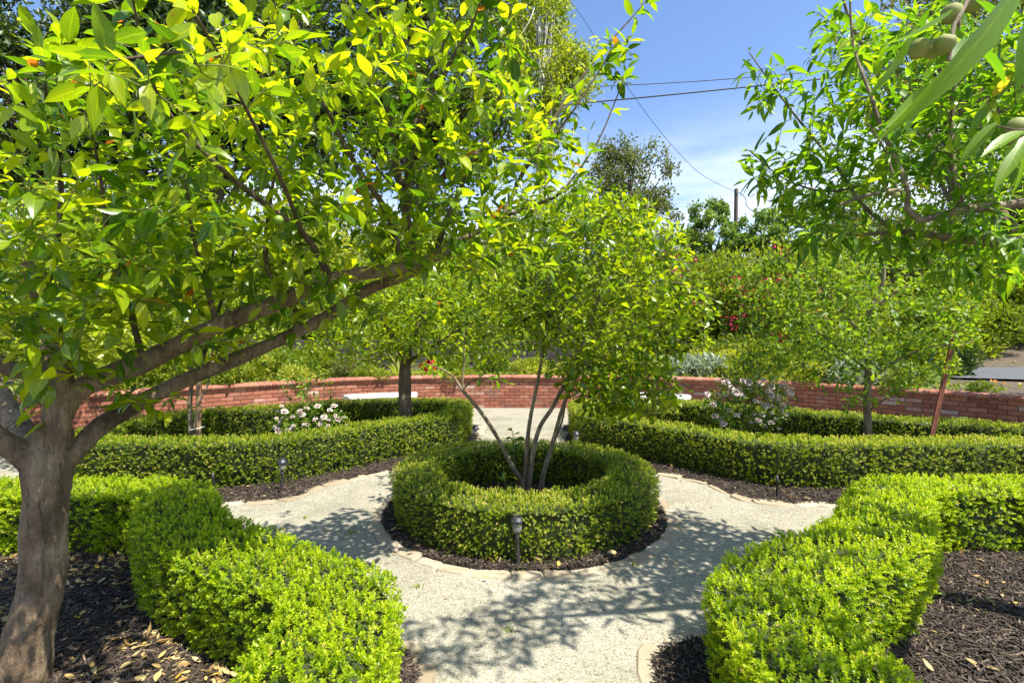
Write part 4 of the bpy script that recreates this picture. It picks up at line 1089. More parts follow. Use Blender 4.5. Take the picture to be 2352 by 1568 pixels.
    for x, y, d in ((2186, 32, .86), (2112, 112, .86), (2170, 102, .84), (2146, 112, .88), (2235, 8, .93), (2335, 292, .9), (2345, 320, .92), (2058, 448, 2.2), (2330, 365, 1.2)):
        if f0 is None: f0 = fm.build('fruit', M['fruit_peach'], root, True); o = f0
        else: o = f0.copy(); COL.objects.link(o)
        o.location = Vector(PX(x, y, d)); o.rotation_euler = (random.uniform(-.6, .6), random.uniform(-.6, .6), random.uniform(0, 6)); o.matrix_parent_inverse = root.matrix_basis.inverted()
    print('peach leaves', n)
peach_tree()

def fruit_tree(name, label, base, stems, branches, clumps, leafm, bark, leaf, per_m=34, span=.3, kind='obov', W=.5, tint=(.5, .2), seed=1, droop=.05, maxr=.02, twigm='twig', spread=.9, bend=.15, sides=12):
    root = thing(name, base, label, 'tree')
    G = Grower(seed)
    for k, (pts, r0, r1) in enumerate(stems):
        q = limb(pts, r0, r1, .04); tubes('trunk' if k == 0 or r0 > .02 else 'stem', [q], M[bark], root, sides, .05, seed + k); G.seed(*q, every=2)
    br = [limb(p, a, b_, .05) for p, a, b_ in branches]
    for q in br: G.seed(*q)
    if br: tubes('branch', br, M[bark], root, 8, .03, seed)
    G.grow(ell(G.rng, clumps), rise=.3, maxr=maxr)
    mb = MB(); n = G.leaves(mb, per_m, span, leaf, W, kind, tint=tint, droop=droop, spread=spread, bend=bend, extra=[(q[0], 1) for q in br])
    mb.build('crown', M[leafm], root, True)
    tubes('twigs', G.twigs, M[twigm], root, 5)
    print(name, 'leaves', n)
    return root

# --- many-stemmed tree inside the round hedge
fruit_tree('multi_stem_tree', 'many-stemmed glossy tree rising from the round central hedge', (.1, 4.3, 0),
    [([(1210, 1175, 4.3), (1200, 1110, 4.28), (1175, 1068, 4.25), (1140, 1000, 4.2), (1100, 940, 4.15), (1062, 896, 4.1)], .022, .014),
     ([(1206, 1170, 4.33), (1206, 1100, 4.33), (1215, 980, 4.36), (1240, 850, 4.4), (1256, 740, 4.45), (1262, 640, 4.5)], .022, .010),
     ([(1215, 1170, 4.3), (1218, 1090, 4.28), (1236, 990, 4.25), (1272, 930, 4.2), (1312, 850, 4.15), (1352, 750, 4.1), (1390, 650, 4.1)], .024, .010),
     ([(1240, 1170, 4.4), (1248, 1095, 4.38), (1268, 1020, 4.35), (1300, 915, 4.32), (1342, 830, 4.3), (1400, 720, 4.3), (1440, 620, 4.3)], .022, .009),
     ([(1232, 1165, 4.45), (1250, 1070, 4.45), (1290, 970, 4.45), (1300, 900, 4.5)], .013, .008)],
    [([(1062, 896, 4.1), (1045, 870, 4.08), (1020, 850, 4.05), (980, 835, 4.0)], .012, .004), ([(1062, 896, 4.1), (1066, 820, 4.1), (1066, 760, 4.1)], .010, .005), ([(1440, 640, 4.3), (1475, 540, 4.3), (1490, 450, 4.3)], .008, .003), ([(1390, 660, 4.1), (1350, 560, 4.1), (1330, 470, 4.15)], .008, .003), ([(1440, 640, 4.3), (1520, 590, 4.25), (1590, 560, 4.2)], .008, .003), ([(1440, 660, 4.3), (1560, 650, 4.1), (1640, 690, 4.0)], .008, .003), ([(1400, 720, 4.3), (1510, 760, 4.0), (1600, 800, 3.9)], .008, .003), ([(1256, 740, 4.45), (1180, 640, 4.4), (1120, 560, 4.4)], .008, .003), ([(1262, 660, 4.5), (1250, 560, 4.5), (1220, 470, 4.5)], .008, .003),
     ([(1062, 896, 4.1), (1090, 870, 4.05), (1130, 870, 4.0), (1165, 880, 3.98)], .008, .003), ([(1300, 915, 4.32), (1380, 880, 4.2), (1450, 890, 4.1), (1510, 900, 4.05)], .008, .003), ([(1310, 880, 4.3), (1370, 890, 4.1), (1420, 920, 4.0), (1470, 950, 3.95)], .007, .003),
     ([(1312, 850, 4.15), (1420, 800, 4.0), (1520, 740, 3.95)], .009, .003)],
    [(1400, 660, 4.2, 195, 200, .7, 440), (1250, 620, 4.45, 160, 150, .6, 220), (1460, 560, 4.3, 130, 110, .5, 200), (1430, 870, 4.0, 125, 85, .4, 230), (1540, 700, 4.1, 90, 110, .4, 160), (1120, 860, 4.0, 50, 22, .2, 8), (1000, 840, 4.0, 40, 25, .2, 6), (1340, 780, 4.1, 140, 90, .4, 260), (1280, 500, 4.4, 120, 60, .4, 150), (1430, 915, 4.0, 115, 60, .35, 340), (1350, 860, 4.05, 90, 60, .3, 150), (1170, 660, 4.4, 120, 100, .5, 220), (1520, 900, 4.0, 60, 50, .25, 90), (1190, 740, 4.3, 110, 70, .4, 170), (1590, 730, 4.1, 60, 80, .3, 90), (1370, 480, 4.3, 160, 60, .4, 140), (1500, 830, 4.0, 80, 80, .3, 120)],
    'citrus', 'bark_grey', .078, per_m=38, span=.28, kind='obov', W=.5, tint=(.48, .2), seed=51, droop=.12)
# young shoots at its foot
def sucker(x, y, d, h, n, label):
    b = PX(x, y, d); root = thing('leafy_sapling', (b[0], b[1], 0), label, 'plant')
    p = catmull(np.array([[b[0], b[1], 0], [b[0] - .01, b[1], h * .5], [b[0] - .03, b[1] - .02, h]]), .03)
    tubes('stem', [(p, np.linspace(.006, .003, len(p)))], M['twig_green'], root, 6)
    rng = np.random.default_rng(int(x)); mb = MB(); k = n; u = rng.uniform(.35, 1, k); q = np.stack([np.interp(u, np.linspace(0, 1, len(p)), p[:, c]) for c in range(3)], 1)
    an = np.arange(k) * 2.4; D = np.stack([np.cos(an), np.sin(an), np.full(k, .5)], 1)
    add_leaves(mb, q, D, np.tile([0, 0, 1.0], (k, 1)) + rng.normal(0, .4, (k, 3)), rng.uniform(.08, .12, k), rng.uniform(.04, .055, k), rng.uniform(.1, .45, k), 'obov', .25, rng)
    mb.build('leaves', M['citrus'], root, True)
sucker(1185, 1160, 4.45, .62, 14, 'leafy sapling with broad dark leaves among the central stems')
sucker(1165, 1175, 4.2, .34, 8, 'low broad-leaved shoot at the foot of the central stems')

# --- pomegranate behind on the left
pom = fruit_tree('pomegranate_tree', 'spreading tree on one dark trunk with a few red flowers', (-1.45, 6.8, 0),
    [([(930, 1022, 6.8), (932, 965, 6.8), (930, 900, 6.8), (930, 850, 6.8), (935, 815, 6.8)], .098, .075), ([(935, 830, 6.8), (905, 780, 6.7), (870, 720, 6.6), (820, 660, 6.5)], .05, .012), ([(935, 830, 6.8), (950, 770, 6.9), (985, 700, 7.0), (1020, 640, 7.0)], .05, .012), ([(935, 835, 6.8), (1000, 790, 6.5), (1080, 740, 6.3)], .03, .01)],
    [],
    [(860, 720, 6.6, 190, 120, 1.0, 480), (1040, 710, 6.7, 200, 110, .9, 480), (960, 640, 6.9, 260, 100, .9, 400), (760, 790, 6.4, 90, 50, .5, 80), (1120, 790, 6.4, 90, 50, .5, 120), (900, 790, 6.5, 110, 40, .5, 110), (1040, 800, 6.5, 100, 40, .5, 100), (1150, 690, 6.5, 110, 80, .6, 160)],
    'pome', 'bark_brown', .09, per_m=36, span=.42, kind='mid', W=.42, tint=(.58, .2), seed=61, maxr=.03)
fl = MB(); rng = np.random.default_rng(3)
for k in range(3):
    n = 9; an = np.arange(n) / n * 6.28 + k; D = np.stack([np.cos(an), np.sin(an), np.full(n, .4 + .5 * k)], 1)
    add_leaves(fl, np.zeros((n, 3)), D, np.tile([0, 0, 1.0], (n, 1)) + rng.normal(0, .3, (n, 3)), .04, .034, .5, 'mid', -.1, rng)
redf = fl.mesh('red_flower', M['petal_red'], True)
for x, y, d in ((968, 842, 6.0), (985, 833, 6.0), (998, 832, 6.05), (975, 850, 6.05), (995, 848, 6.0), (1010, 700, 6.1)):
    o = bpy.data.objects.new('flower', redf); COL.objects.link(o); o.parent = pom; o.matrix_parent_inverse = pom.matrix_basis.inverted(); o.location = Vector(PX(x, y, d)); o.rotation_euler = (1.2, random.uniform(-.5, .5), random.uniform(0, 6))

# --- apple tree on the right
fruit_tree('apple_tree', 'slender apple tree with pale leaves beside the leaning rusty stake', (4.0, 5.6, 0),
    [([(1993, 1075, 5.6), (1993, 1000, 5.6), (1992, 930, 5.6), (1994, 850, 5.6), (1992, 780, 5.6), (2000, 710, 5.55), (2030, 640, 5.5), (2020, 560, 5.5)], .050, .012)],
    [([(1992, 880, 5.6), (2040, 840, 5.4), (2120, 800, 5.2), (2190, 790, 5.1)], .018, .004), ([(1994, 850, 5.6), (1930, 800, 5.5), (1850, 740, 5.4)], .018, .004), ([(1992, 780, 5.6), (1920, 700, 5.7), (1850, 620, 5.7)], .018, .005), ([(2000, 710, 5.55), (2080, 660, 5.4), (2180, 620, 5.3)], .016, .004),
     ([(2000, 940, 5.58), (2060, 900, 5.4), (2110, 890, 5.3)], .009, .003), ([(2190, 800, 5.1), (2240, 780, 5.05)], .005, .003), ([(1850, 620, 5.7), (1780, 590, 5.7), (1720, 600, 5.7)], .006, .003), ([(2020, 600, 5.5), (1960, 540, 5.6), (1900, 500, 5.6)], .008, .003), ([(2180, 620, 5.3), (2240, 570, 5.3), (2290, 530, 5.3)], .006, .003)],
    [(1990, 690, 5.5, 200, 160, .9, 330), (1830, 690, 5.6, 140, 130, .6, 190), (2150, 690, 5.3, 130, 130, .6, 190), (1740, 640, 5.7, 80, 70, .4, 45), (2260, 560, 5.3, 80, 70, .4, 45), (1900, 530, 5.6, 120, 50, .5, 60), (1760, 760, 5.5, 60, 50, .3, 26), (2000, 860, 5.3, 130, 80, .4, 90), (2120, 850, 5.2, 70, 70, .3, 30), (1940, 600, 5.6, 160, 60, .5, 130), (1830, 800, 5.5, 90, 60, .4, 110), (2180, 740, 5.2, 90, 80, .4, 120), (1990, 800, 5.4, 150, 60, .5, 130), (2250, 640, 5.4, 90, 70, .5, 60), (1950, 930, 5.35, 60, 25, .2, 10)],
    'apple', 'bark_grey', .07, per_m=30, span=.32, kind='obov', W=.55, tint=(.5, .22), seed=71)

# --- staked young tree on the left and a few more garden trees behind the plum
fruit_tree('young_tree', 'young thin-stemmed tree tied to a round wooden stake', (-3.9, 6.1, 0),
    [([(436, 1050, 6.1), (438, 1000, 6.1), (436, 930, 6.1), (440, 860, 6.1), (430, 760, 6.1), (450, 640, 6.1), (440, 520, 6.1)], .03, .010), ([(445, 1000, 6.0), (455, 930, 6.0), (478, 880, 6.0), (490, 800, 6.0), (520, 680, 6.1)], .015, .006)],
    [], [(440, 640, 6.1, 190, 160, 1.0, 500), (560, 720, 6.2, 130, 90, .7, 220), (340, 740, 6.0, 130, 90, .7, 200), (500, 520, 6.2, 160, 90, .8, 220)],
    'pome', 'bark_grey', .075, per_m=30, span=.4, kind='mid', W=.42, tint=(.56, .2), seed=81)
fruit_tree('citrus_tree', 'dense yellow-green fruit tree half hidden behind the plum limbs', (-5.2, 5.6, 0),
    [([(110, 1060, 5.6), (112, 960, 5.6), (100, 850, 5.6), (110, 700, 5.6), (120, 560, 5.6)], .06, .015)],
    [], [(100, 620, 5.6, 220, 180, 1.0, 560), (230, 740, 5.5, 150, 90, .7, 240), (-60, 700, 5.6, 160, 120, .8, 160), (180, 480, 5.7, 180, 90, .8, 220)],
    'citrus', 'bark_grey', .08, per_m=30, span=.4, kind='mid', W=.45, tint=(.55, .2), seed=82)
wd = thing('wooden_stake', (-3.86, 6.0, 0), 'round weathered wooden stake beside the young thin stem', 'stake')
p = catmull(np.array([PX(455, 1060, 6.0), PX(456, 950, 6.0), PX(458, 800, 6.0)]), .1)
tubes('post', [(p, .030)], M['wood'], wd, 14)
t_ = np.linspace(0, 6.28, 20); cpt = PX(456, 985, 6.0)
tubes('tie', [(np.column_stack([cpt[0] - .045 + .085 * np.cos(t_), cpt[1] + .03 + .07 * np.sin(t_), cpt[2] + .02 * np.cos(t_)]), .006)], plain('white_tie', (.7, .7, .66), .6), wd, 6)

# --- leaning rusty stake on the right (folded steel section)
st = thing('metal_stake', GP(2128, 1040), 'leaning rusty red steel stake with a tie wire', 'stake')
a_, b_ = PX(2128, 1060, 5.25), PX(2196, 750, 5.25)
ax = nrm(b_ - a_); side = nrm(np.cross(ax, [0, 1, 0])); fw = np.cross(side, ax)
sm = MB()
prof = [(-.026, 0), (-.006, .018), (-.006, .03), (.006, .03), (.006, .018), (.026, 0), (.024, -.006), (0, .008), (-.024, -.006)]
V = np.vstack([np.array([e + side * u + fw * w for u, w in prof]) for e in (a_, b_)]); k = len(prof); j = np.arange(k); jj = (j + 1) % k
sm.add(V, [np.stack([j, jj, k + jj, k + j], -1), np.arange(k)[::-1], k + np.arange(k)])
sm.build('post', M['rust'], st)
tubes('tie_wire', [(catmull(np.array([PX(2160, 905, 5.22), PX(2100, 850, 5.35), PX(2050, 842, 5.5)]), .05), .003)], M['steel'], st, 6)

# ------------------------------------------------------------------ shrubs, roses, background
def bush(name, label, cat, c, r, n, leaf, m, seed, lobes=9, kind='dia', W=.55, tint=(.5, .2), up=.5, stems=5, shell=.55, group=None, bark='twig'):
    rng = np.random.default_rng(seed); c = np.array(c, float); r = np.array(r, float)
    root = thing(name, (c[0], c[1], c[2]), label, cat, group)
    cc = c + np.array([0, 0, r[2]])
    lc = nrm(rng.normal(0, 1, (lobes, 3))) * rng.uniform(.35, .72, (lobes, 1)); cc[2] -= .32 * r[2]
    lr = rng.uniform(.32, .52, lobes)
    w = lr ** 2; w /= w.sum(); k = rng.choice(lobes, n, p=w)
    d = rdir(rng, n); rad = rng.uniform(shell, 1.08, n)[:, None] * (1 + .18 * lump(d * 2.2 + k[:, None] * 1.7, 2.5, seed))[:, None]
    P = cc + (lc[k] + d * lr[k][:, None] * rad) * r
    ok = P[:, 2] > c[2]; P, d, k = P[ok], d[ok], k[ok]; n = len(P)
    D = nrm(d + np.array([0, 0, up]) + rng.normal(0, .55, (n, 3))); N = nrm(d + np.array([0, 0, .7]) + rng.normal(0, .5, (n, 3)))
    lt = rng.normal(0, .10, lobes)
    mb = MB(); LL = leaf * rng.uniform(.7, 1.3, n)
    add_leaves(mb, P, D, N, LL, LL * W, np.clip(rng.normal(tint[0], tint[1], n) + lt[k], .02, .98), kind, .15, rng)
    mb.build('foliage', M[m], root)
    tb_ = []
    for q in range(min(stems, lobes)):
        e = cc + lc[q] * r * .9
        p = catmull(np.array([c + np.array([rng.normal(0, .08 * r[0]), rng.normal(0, .08 * r[1]), -.05]), c * .5 + e * .5 + rng.normal(0, .05 * r[0], 3), e]), .1 * max(r))
        tb_.append((p, np.linspace(.03 * r[2], .008 * r[2], len(p))))
    if tb_: tubes('stems', tb_, M[bark], root, 6)
    root['_surf'] = 0
    del root['_surf']
    return root, (cc, lc, lr, r, rng)

def blooms(root, info, mesh, pts, name='bloom', s=(.8, 1.2)):
    for p in pts:
        o = bpy.data.objects.new(name, mesh); COL.objects.link(o); o.parent = root; o.matrix_parent_inverse = root.matrix_basis.inverted()
        o.location = Vector(p); k = random.uniform(*s); o.scale = (k, k, k)
        o.rotation_euler = (random.uniform(.2, 1.4), random.uniform(-.5, .5), random.uniform(-.8, .8))

rb_ = MB(); rng = np.random.default_rng(8)
for ring_, (n, el_, L) in enumerate(((7, .15, .036), (6, .7, .030), (5, 1.6, .02))):
    an = np.arange(n) / n * 6.28 + ring_ * .5; D = np.stack([np.cos(an), np.sin(an), np.full(n, el_)], 1)
    add_leaves(rb_, np.stack([np.cos(an) * .004, np.sin(an) * .004, np.full(n, ring_ * .002)], 1), D, np.tile([0, 0, 1.0], (n, 1)), L, L * 1.05, .5, 'obov', -.18, rng)
rose_mesh = rb_.mesh('rose_bloom', M['petal_white'], True)

def rose_bush(label, base, px_clumps, flowers, shoots, seed):
    root = thing('rose_bush', base, label, 'rose bush')
    G = Grower(seed); b0_ = np.array(base, float)
    canes = []
    for x, y, d in shoots:
        e = PX(x, y, d); p = catmull(np.array([b0_ + G.rng.normal(0, .04, 3) * [1, 1, 0], b0_ * .45 + e * .55 + G.rng.normal(0, .05, 3), e]), .05)
        r_ = np.linspace(.008, .0025, len(p)); canes.append((p, r_)); G.seed(p, r_, 2)
    G.grow(ell(G.rng, px_clumps), rise=.2)
    mb = MB(); G.leaves(mb, 70, .3, .05, .6, 'mid', tint=(.55, .22), extra=[(q[0], 1) for q in canes])
    tubes('canes', canes + G.twigs, M['twig_green'], root, 5)
    mb.build('foliage', M['rose'], root)
    blooms(root, None, rose_mesh, [PX(*f) for f in flowers], s=(.55, 1.15))
rng = np.random.default_rng(14)
fl_r = [(1720 + 100 * a, 925 + 55 * b, 5.55 + .1 * c) for a, b, c in rng.uniform(-1, 1, (62, 3)) if a * a + b * b < 1.15] + [(1625, 905, 5.5), (1640, 930, 5.5), (1660, 880, 5.5), (1680, 890, 5.5), (1700, 905, 5.5), (1815, 905, 5.6), (1800, 880, 5.6), (1790, 985, 5.5), (1750, 975, 5.5), (1690, 955, 5.5)]
rose_bush('blush white rose bush above the hedge, right of the far bench', (2.7, 5.75, 0), [(1720, 925, 5.7, 115, 70, .3, 420), (1740, 850, 5.8, 75, 80, .25, 170), (1690, 800, 5.9, 60, 70, .25, 24)], fl_r,
          [(1640, 905, 5.6), (1800, 900, 5.7), (1720, 880, 5.6), (1660, 740, 5.9), (1700, 720, 5.9), (1760, 760, 5.9), (1740, 690, 5.95), (1680, 960, 5.5), (1780, 970, 5.5)], 91)
fl_l = [(715 + 85 * a, 960 + 28 * b, 5.85 + .1 * c) for a, b, c in rng.uniform(-1, 1, (28, 3))] + [(640, 990, 5.8), (690, 945, 5.8), (770, 955, 5.85), (790, 960, 5.9), (650, 960, 5.8)]
rose_bush('blush white rose bush with tall thin canes in front of the brick wall', (-2.35, 6.1, 0), [(715, 970, 6.0, 100, 42, .3, 200), (690, 890, 6.0, 50, 50, .25, 24), (700, 840, 6.05, 60, 40, .25, 12)], fl_l,
          [(650, 960, 5.9), (790, 960, 6.0), (720, 940, 5.9), (680, 830, 6.05), (735, 840, 6.1), (640, 870, 6.1), (760, 880, 6.0)], 92)

# terrace planting just behind the wall
def TB(x, d): return ((x - 1176) / FPX * d, d, .52)
bush('lambs_ear', 'silver felted plant spilling behind the wall by the rusty stake', 'plant', (6.1, 8.75, .55), (.8, .5, .26), 1500, .15, 'silver', 101, 8, 'mid', .34, up=.9, stems=0)
bush('lambs_ear', 'pale silver plant behind the wall above the white rose', 'plant', (4.1, 11.2, .55), (.95, .6, .3), 1500, .14, 'silver', 102, 8, 'mid', .34, up=.9, stems=0)
bush('lambs_ear', 'silver plant behind the wall above the far white bench', 'plant', (3.3, 10.9, .55), (.5, .5, .26), 900, .13, 'silver', 103, 6, 'mid', .34, up=.9, stems=0)
def strap_plant(label, c, n, L, seed, m='strap', w=.045):
    rng = np.random.default_rng(seed); root = thing('strap_leaf_plant', c, label, 'plant'); mb = MB(); an = rng.uniform(0, 6.28, n); el_ = rng.uniform(.5, 2.2, n)
    D = np.stack([np.cos(an), np.sin(an), el_], 1); P = np.array(c) + np.stack([np.cos(an), np.sin(an), 0 * an], 1) * .04
    LL = L * rng.uniform(.7, 1.2, n)
    add_leaves(mb, P, D, np.tile([0, 0, 1.0], (n, 1)) - D * .1, LL, w, rng.uniform(.2, .8, n), 'lance', .45, rng)
    mb.build('leaves', M[m], root, True)
strap_plant('dark strap-leaved clump beside the road behind the wall', (7.5, 9.35, .55), 46, .85, 5)
strap_plant('bright strap-leaved clump behind the wall beside the dark trunk', (-2.45, 10.95, .55), 26, .75, 6, 'shrub_light')
bush('calendula', 'low orange-flowered plant on the soil at the wall end', 'plant', (7.6, 8.0, .55), (.3, .25, .12), 500, .05, 'shrub', 104, 6, 'mid', .4, stems=0)
om = MB(); an = np.arange(10) / 10 * 6.28
add_leaves(om, np.zeros((10, 3)), np.stack([np.cos(an), np.sin(an), .1 + 0 * an], 1), np.tile([0, 0, 1.0], (10, 1)), .026, .013, .5, 'mid', .05)
orange = om.mesh('orange_flower', M['petal_orange'])
cal = [o for o in COL.objects if o.name.startswith('calendula')][0]
blooms(cal, None, orange, [(7.5, 7.8, .78), (7.62, 7.85, .76), (7.7, 7.8, .74), (7.45, 8.05, .82)], 'flower', (1, 1.3))

greens = [ # label, x px, depth, radii, n, leaf, mat, tint
    ('feathery pale green plant behind the left part of the brick wall', 560, 9.9, (.7, .5, .33), 2600, .06, 'shrub_light', .5),
    ('low bright shrub behind the wall left of the pomegranate', 690, 10.5, (.75, .5, .33), 2600, .06, 'shrub', .55),
    ('grey-green rounded herb above the left bench', 800, 11.0, (.55, .5, .26), 1800, .05, 'grey_oak', .85),
    ('yellow-green tuft behind the wall near the central stems', 1215, 11.6, (.5, .4, .22), 1300, .06, 'shrub_light', .6),
    ('dark green clump before the block wall', 1130, 12.3, (.6, .4, .26), 1500, .06, 'shrub', .35),
    ('leafy clump below the block wall by the red flowers', 1010, 11.9, (.5, .4, .24), 1400, .06, 'shrub', .5),
    ('bright leafy shrub at the far left of the brick wall', 200, 8.3, (.8, .7, .55), 3200, .07, 'shrub_light', .55),
    ('mid-green shrub behind the wall under the plum limb', 400, 9.0, (.75, .6, .45), 3000, .06, 'shrub', .6),
    ('pale flowering herb behind the wall past the white bench', 1640, 11.4, (.8, .6, .34), 2600, .06, 'shrub_light', .75),
    ('green clump behind the wall before the apple trunk', 1880, 10.2, (.8, .6, .36), 2600, .06, 'shrub', .5),
    ('low pale shrub at the wall behind the apple leaves', 1780, 11.8, (.9, .6, .5), 2800, .07, 'shrub_light', .5),
    ('weedy clump between apple trunk and silver plant', 2010, 9.9, (.6, .5, .3), 1800, .06, 'shrub', .6)]
for k, (lab, x, d, r, n, lf, m_, t) in enumerate(greens):
    b_ = TB(x, d); bush('terrace_shrub', lab, 'shrub', (b_[0], b_[1], float(terr(b_[0], b_[1])) - .02), tuple(1.25 * q for q in r), int(n * 1.5), lf * 1.3, m_, 200 + k, 8, 'dia', .5, (t, .2), .7, 3)
more = [
    ('low leafy clump at the wall below the staked tree', 480, 9.3, (.6, .45, .3), 2400, .06, 'shrub_light', .4),
    ('fresh green mound behind the wall by the tall rose canes', 745, 11.6, (.7, .4, .36), 2600, .07, 'shrub', .65),
    ('pale mound against the foot of the block wall', 620, 11.9, (.8, .4, .4), 2800, .07, 'shrub_light', .35),
    ('dark mound against the block wall at its far left', 360, 11.4, (.9, .5, .5), 3000, .07, 'shrub', .4),
    ('dense bright mound at the far left behind the brick wall', 60, 9.4, (.9, .7, .6), 3400, .08, 'shrub_light', .4),
    ('loose leafy mound left of the plum fork above the wall', 300, 10.4, (.8, .6, .5), 3000, .07, 'shrub', .6),
    ('trailing light plant on the block wall top', 900, 13.6, (1.2, .5, .35), 3000, .08, 'shrub_light', .5),
    ('trailing dark plant on the block wall above the central stems', 1200, 13.8, (1.0, .5, .35), 2600, .08, 'shrub', .4),
    ('leafy mound on the block wall top at left', 560, 13.4, (1.3, .6, .5), 3200, .08, 'shrub', .6),
    ('green mound right of the block wall end', 1360, 12.6, (1.0, .6, .55), 3000, .08, 'shrub', .6),
    ('tall weedy mound before the red-flowering shrub', 1690, 12.6, (1.1, .5, .55), 3200, .08, 'shrub_light', .45),
    ('dark leafy mound beneath the apple crown', 1920, 12.2, (1.2, .6, .6), 3400, .08, 'shrub', .45)]
for k, (lab, x, d, r, n, lf, m_, t) in enumerate(more):
    b_ = TB(x, d); bush('terrace_shrub', lab, 'shrub', (b_[0], b_[1], float(terr(b_[0], b_[1])) - .02), tuple(1.2 * q for q in r), n, lf * 1.3, m_, 260 + k, 8, 'dia', .5, (t, .2), .7, 3)
rng = np.random.default_rng(55); gm = MB()
n = 42000; gxy = np.column_stack([rng.uniform(-16, 9, n), rng.uniform(8, 30, n)])
dW = np.min(np.linalg.norm(gxy[:, None] - WL[::12][None], axis=2), axis=1)
keep = (~inside(gxy, np.vstack([WL]))) & (dW > .5) & (np.min(np.linalg.norm(gxy[:, None] - rd[None], axis=2), axis=1) > 2.9) & (lump(np.column_stack([gxy, 0 * gxy[:, 0]]), 1.1, 2) > -.25) & ~((gxy[:, 0] > 5.5) & (gxy[:, 1] > 12))
gxy = gxy[keep]; n = len(gxy); D = np.stack([rng.normal(0, .6, n), rng.normal(0, .6, n), rng.uniform(.4, 1.2, n)], 1); L = rng.uniform(.06, .2, n)
add_leaves(gm, np.column_stack([gxy, terr(gxy[:, 0], gxy[:, 1]) + .01]), D, np.tile([.2, -.6, .8], (n, 1)) + rng.normal(0, .4, (n, 3)), L, L * .35, rng.uniform(.05, .95, n), 'dia', .2, rng)
tag(gm.build('ground_cover', M['shrub']), 'low green ground cover growing over the slope behind the wall', 'ground cover', kind='stuff')
trail = [('small trailing plant spilling over the coping left of the far white bench', 690, .30, 'shrub_light'), ('small green tuft leaning over the coping above the bench behind the dark trunk', 850, .22, 'shrub'),
    ('low trailing plant on the coping between the central stems and dark trunk', 1050, .20, 'shrub'), ('feathery tuft on the coping behind the central stems', 1290, .24, 'shrub_light'),
    ('trailing plant on the coping above the far right bench', 1490, .28, 'shrub_light'), ('leafy spill over the coping behind the white rose bush', 1720, .40, 'shrub'), ('spill of pale leaves over the coping left of the apple trunk', 1870, .34, 'shrub_light'),
    ('green spill over the coping right of the apple trunk', 2060, .30, 'shrub'), ('low weedy tuft on the coping at the wall far left', 250, .36, 'shrub_light'), ('leafy spill over the coping beside the wooden stake', 520, .36, 'shrub')]
for k, (lab, x, h_, m_) in enumerate(trail):
    a_ = (x - 1176) / FPX; kk = int(np.argmin(np.abs(WL[:, 0] / np.maximum(WL[:, 1], .5) - a_) + (WL[:, 1] < 3) * 9)); w_ = WL[kk]
    dd_ = nrm(w_ - np.array([0, 3.0])) * .18
    bush('trailing_plant', lab, 'plant', (w_[0] + dd_[0], w_[1] + dd_[1], .575), (.42, .30, h_), 1100, .06, m_, 500 + k, 7, 'dia', .5, (.55, .2), .4, 2)
for k, (lab, x, d, r) in enumerate((('upright leafy shrub on the soil right of the apple crown', 2110, 10.9, (.7, .5, .55)), ('dark leafy shrub behind the silver plant by the stake', 2190, 11.3, (.6, .5, .6)), ('broad leafy shrub hiding the road behind the apple tree', 2010, 11.8, (1.0, .6, .75)), ('bright mound behind the silver plant and rose', 1800, 12.8, (1.2, .6, .9)))):
    b_ = TB(x, d); bush('terrace_shrub', lab, 'shrub', (b_[0], b_[1], .54), r, 3600, .09, ('shrub', 'oak', 'shrub', 'shrub_light')[k], 540 + k, 9, 'dia', .5, (.55, .2), .6, 4)
fruit_tree('shade_tree', 'added leafy tree mostly past the right edge, shading the end of the brick wall', (8.6, 5.9, 0.5),  # added tree, mostly out of view; its crown shades the wall's right end
    [([(2850, 900, 5.9), (2840, 760, 5.9), (2800, 620, 5.9), (2760, 500, 5.9)], .09, .04)], [],
    [(2620, 470, 6.0, 260, 200, 1.3, 420), (2480, 560, 6.2, 150, 110, .7, 150), (2760, 420, 5.8, 220, 200, 1.2, 160)],
    'apple', 'bark_grey', .085, per_m=30, span=.42, kind='mid', W=.5, tint=(.5, .2), seed=83, maxr=.03)
rng = np.random.default_rng(56); lm = MB(); n = 2600
lxy = np.column_stack([rng.uniform(6, 26, n), rng.uniform(9, 22, n)])
dW = np.min(np.linalg.norm(lxy[:, None] - WL[::12][None], axis=2), axis=1)
lxy = lxy[(~inside(lxy, WL)) & (dW > .4) & (np.min(np.linalg.norm(lxy[:, None] - rd[None], axis=2), axis=1) > 2.8)]; n = len(lxy); an = rng.uniform(0, 6.28, n); L = rng.uniform(.05, .14, n)
add_leaves(lm, np.column_stack([lxy, terr(lxy[:, 0], lxy[:, 1]) + .02]), np.stack([np.cos(an), np.sin(an), rng.normal(.1, .2, n)], 1), np.tile([0, 0, 1.0], (n, 1)) + rng.normal(0, .3, (n, 3)), L, L * .4, rng.uniform(0, .9, n), 'dia', .1, rng)
tag(lm.build('leaf_litter', M['dry']), 'dry tan leaf litter on the bank beside the road', 'leaves', kind='stuff')
# red pelargonium by the wall
pel = [(x, y) for x, y in ((985, 836), (990, 842))]

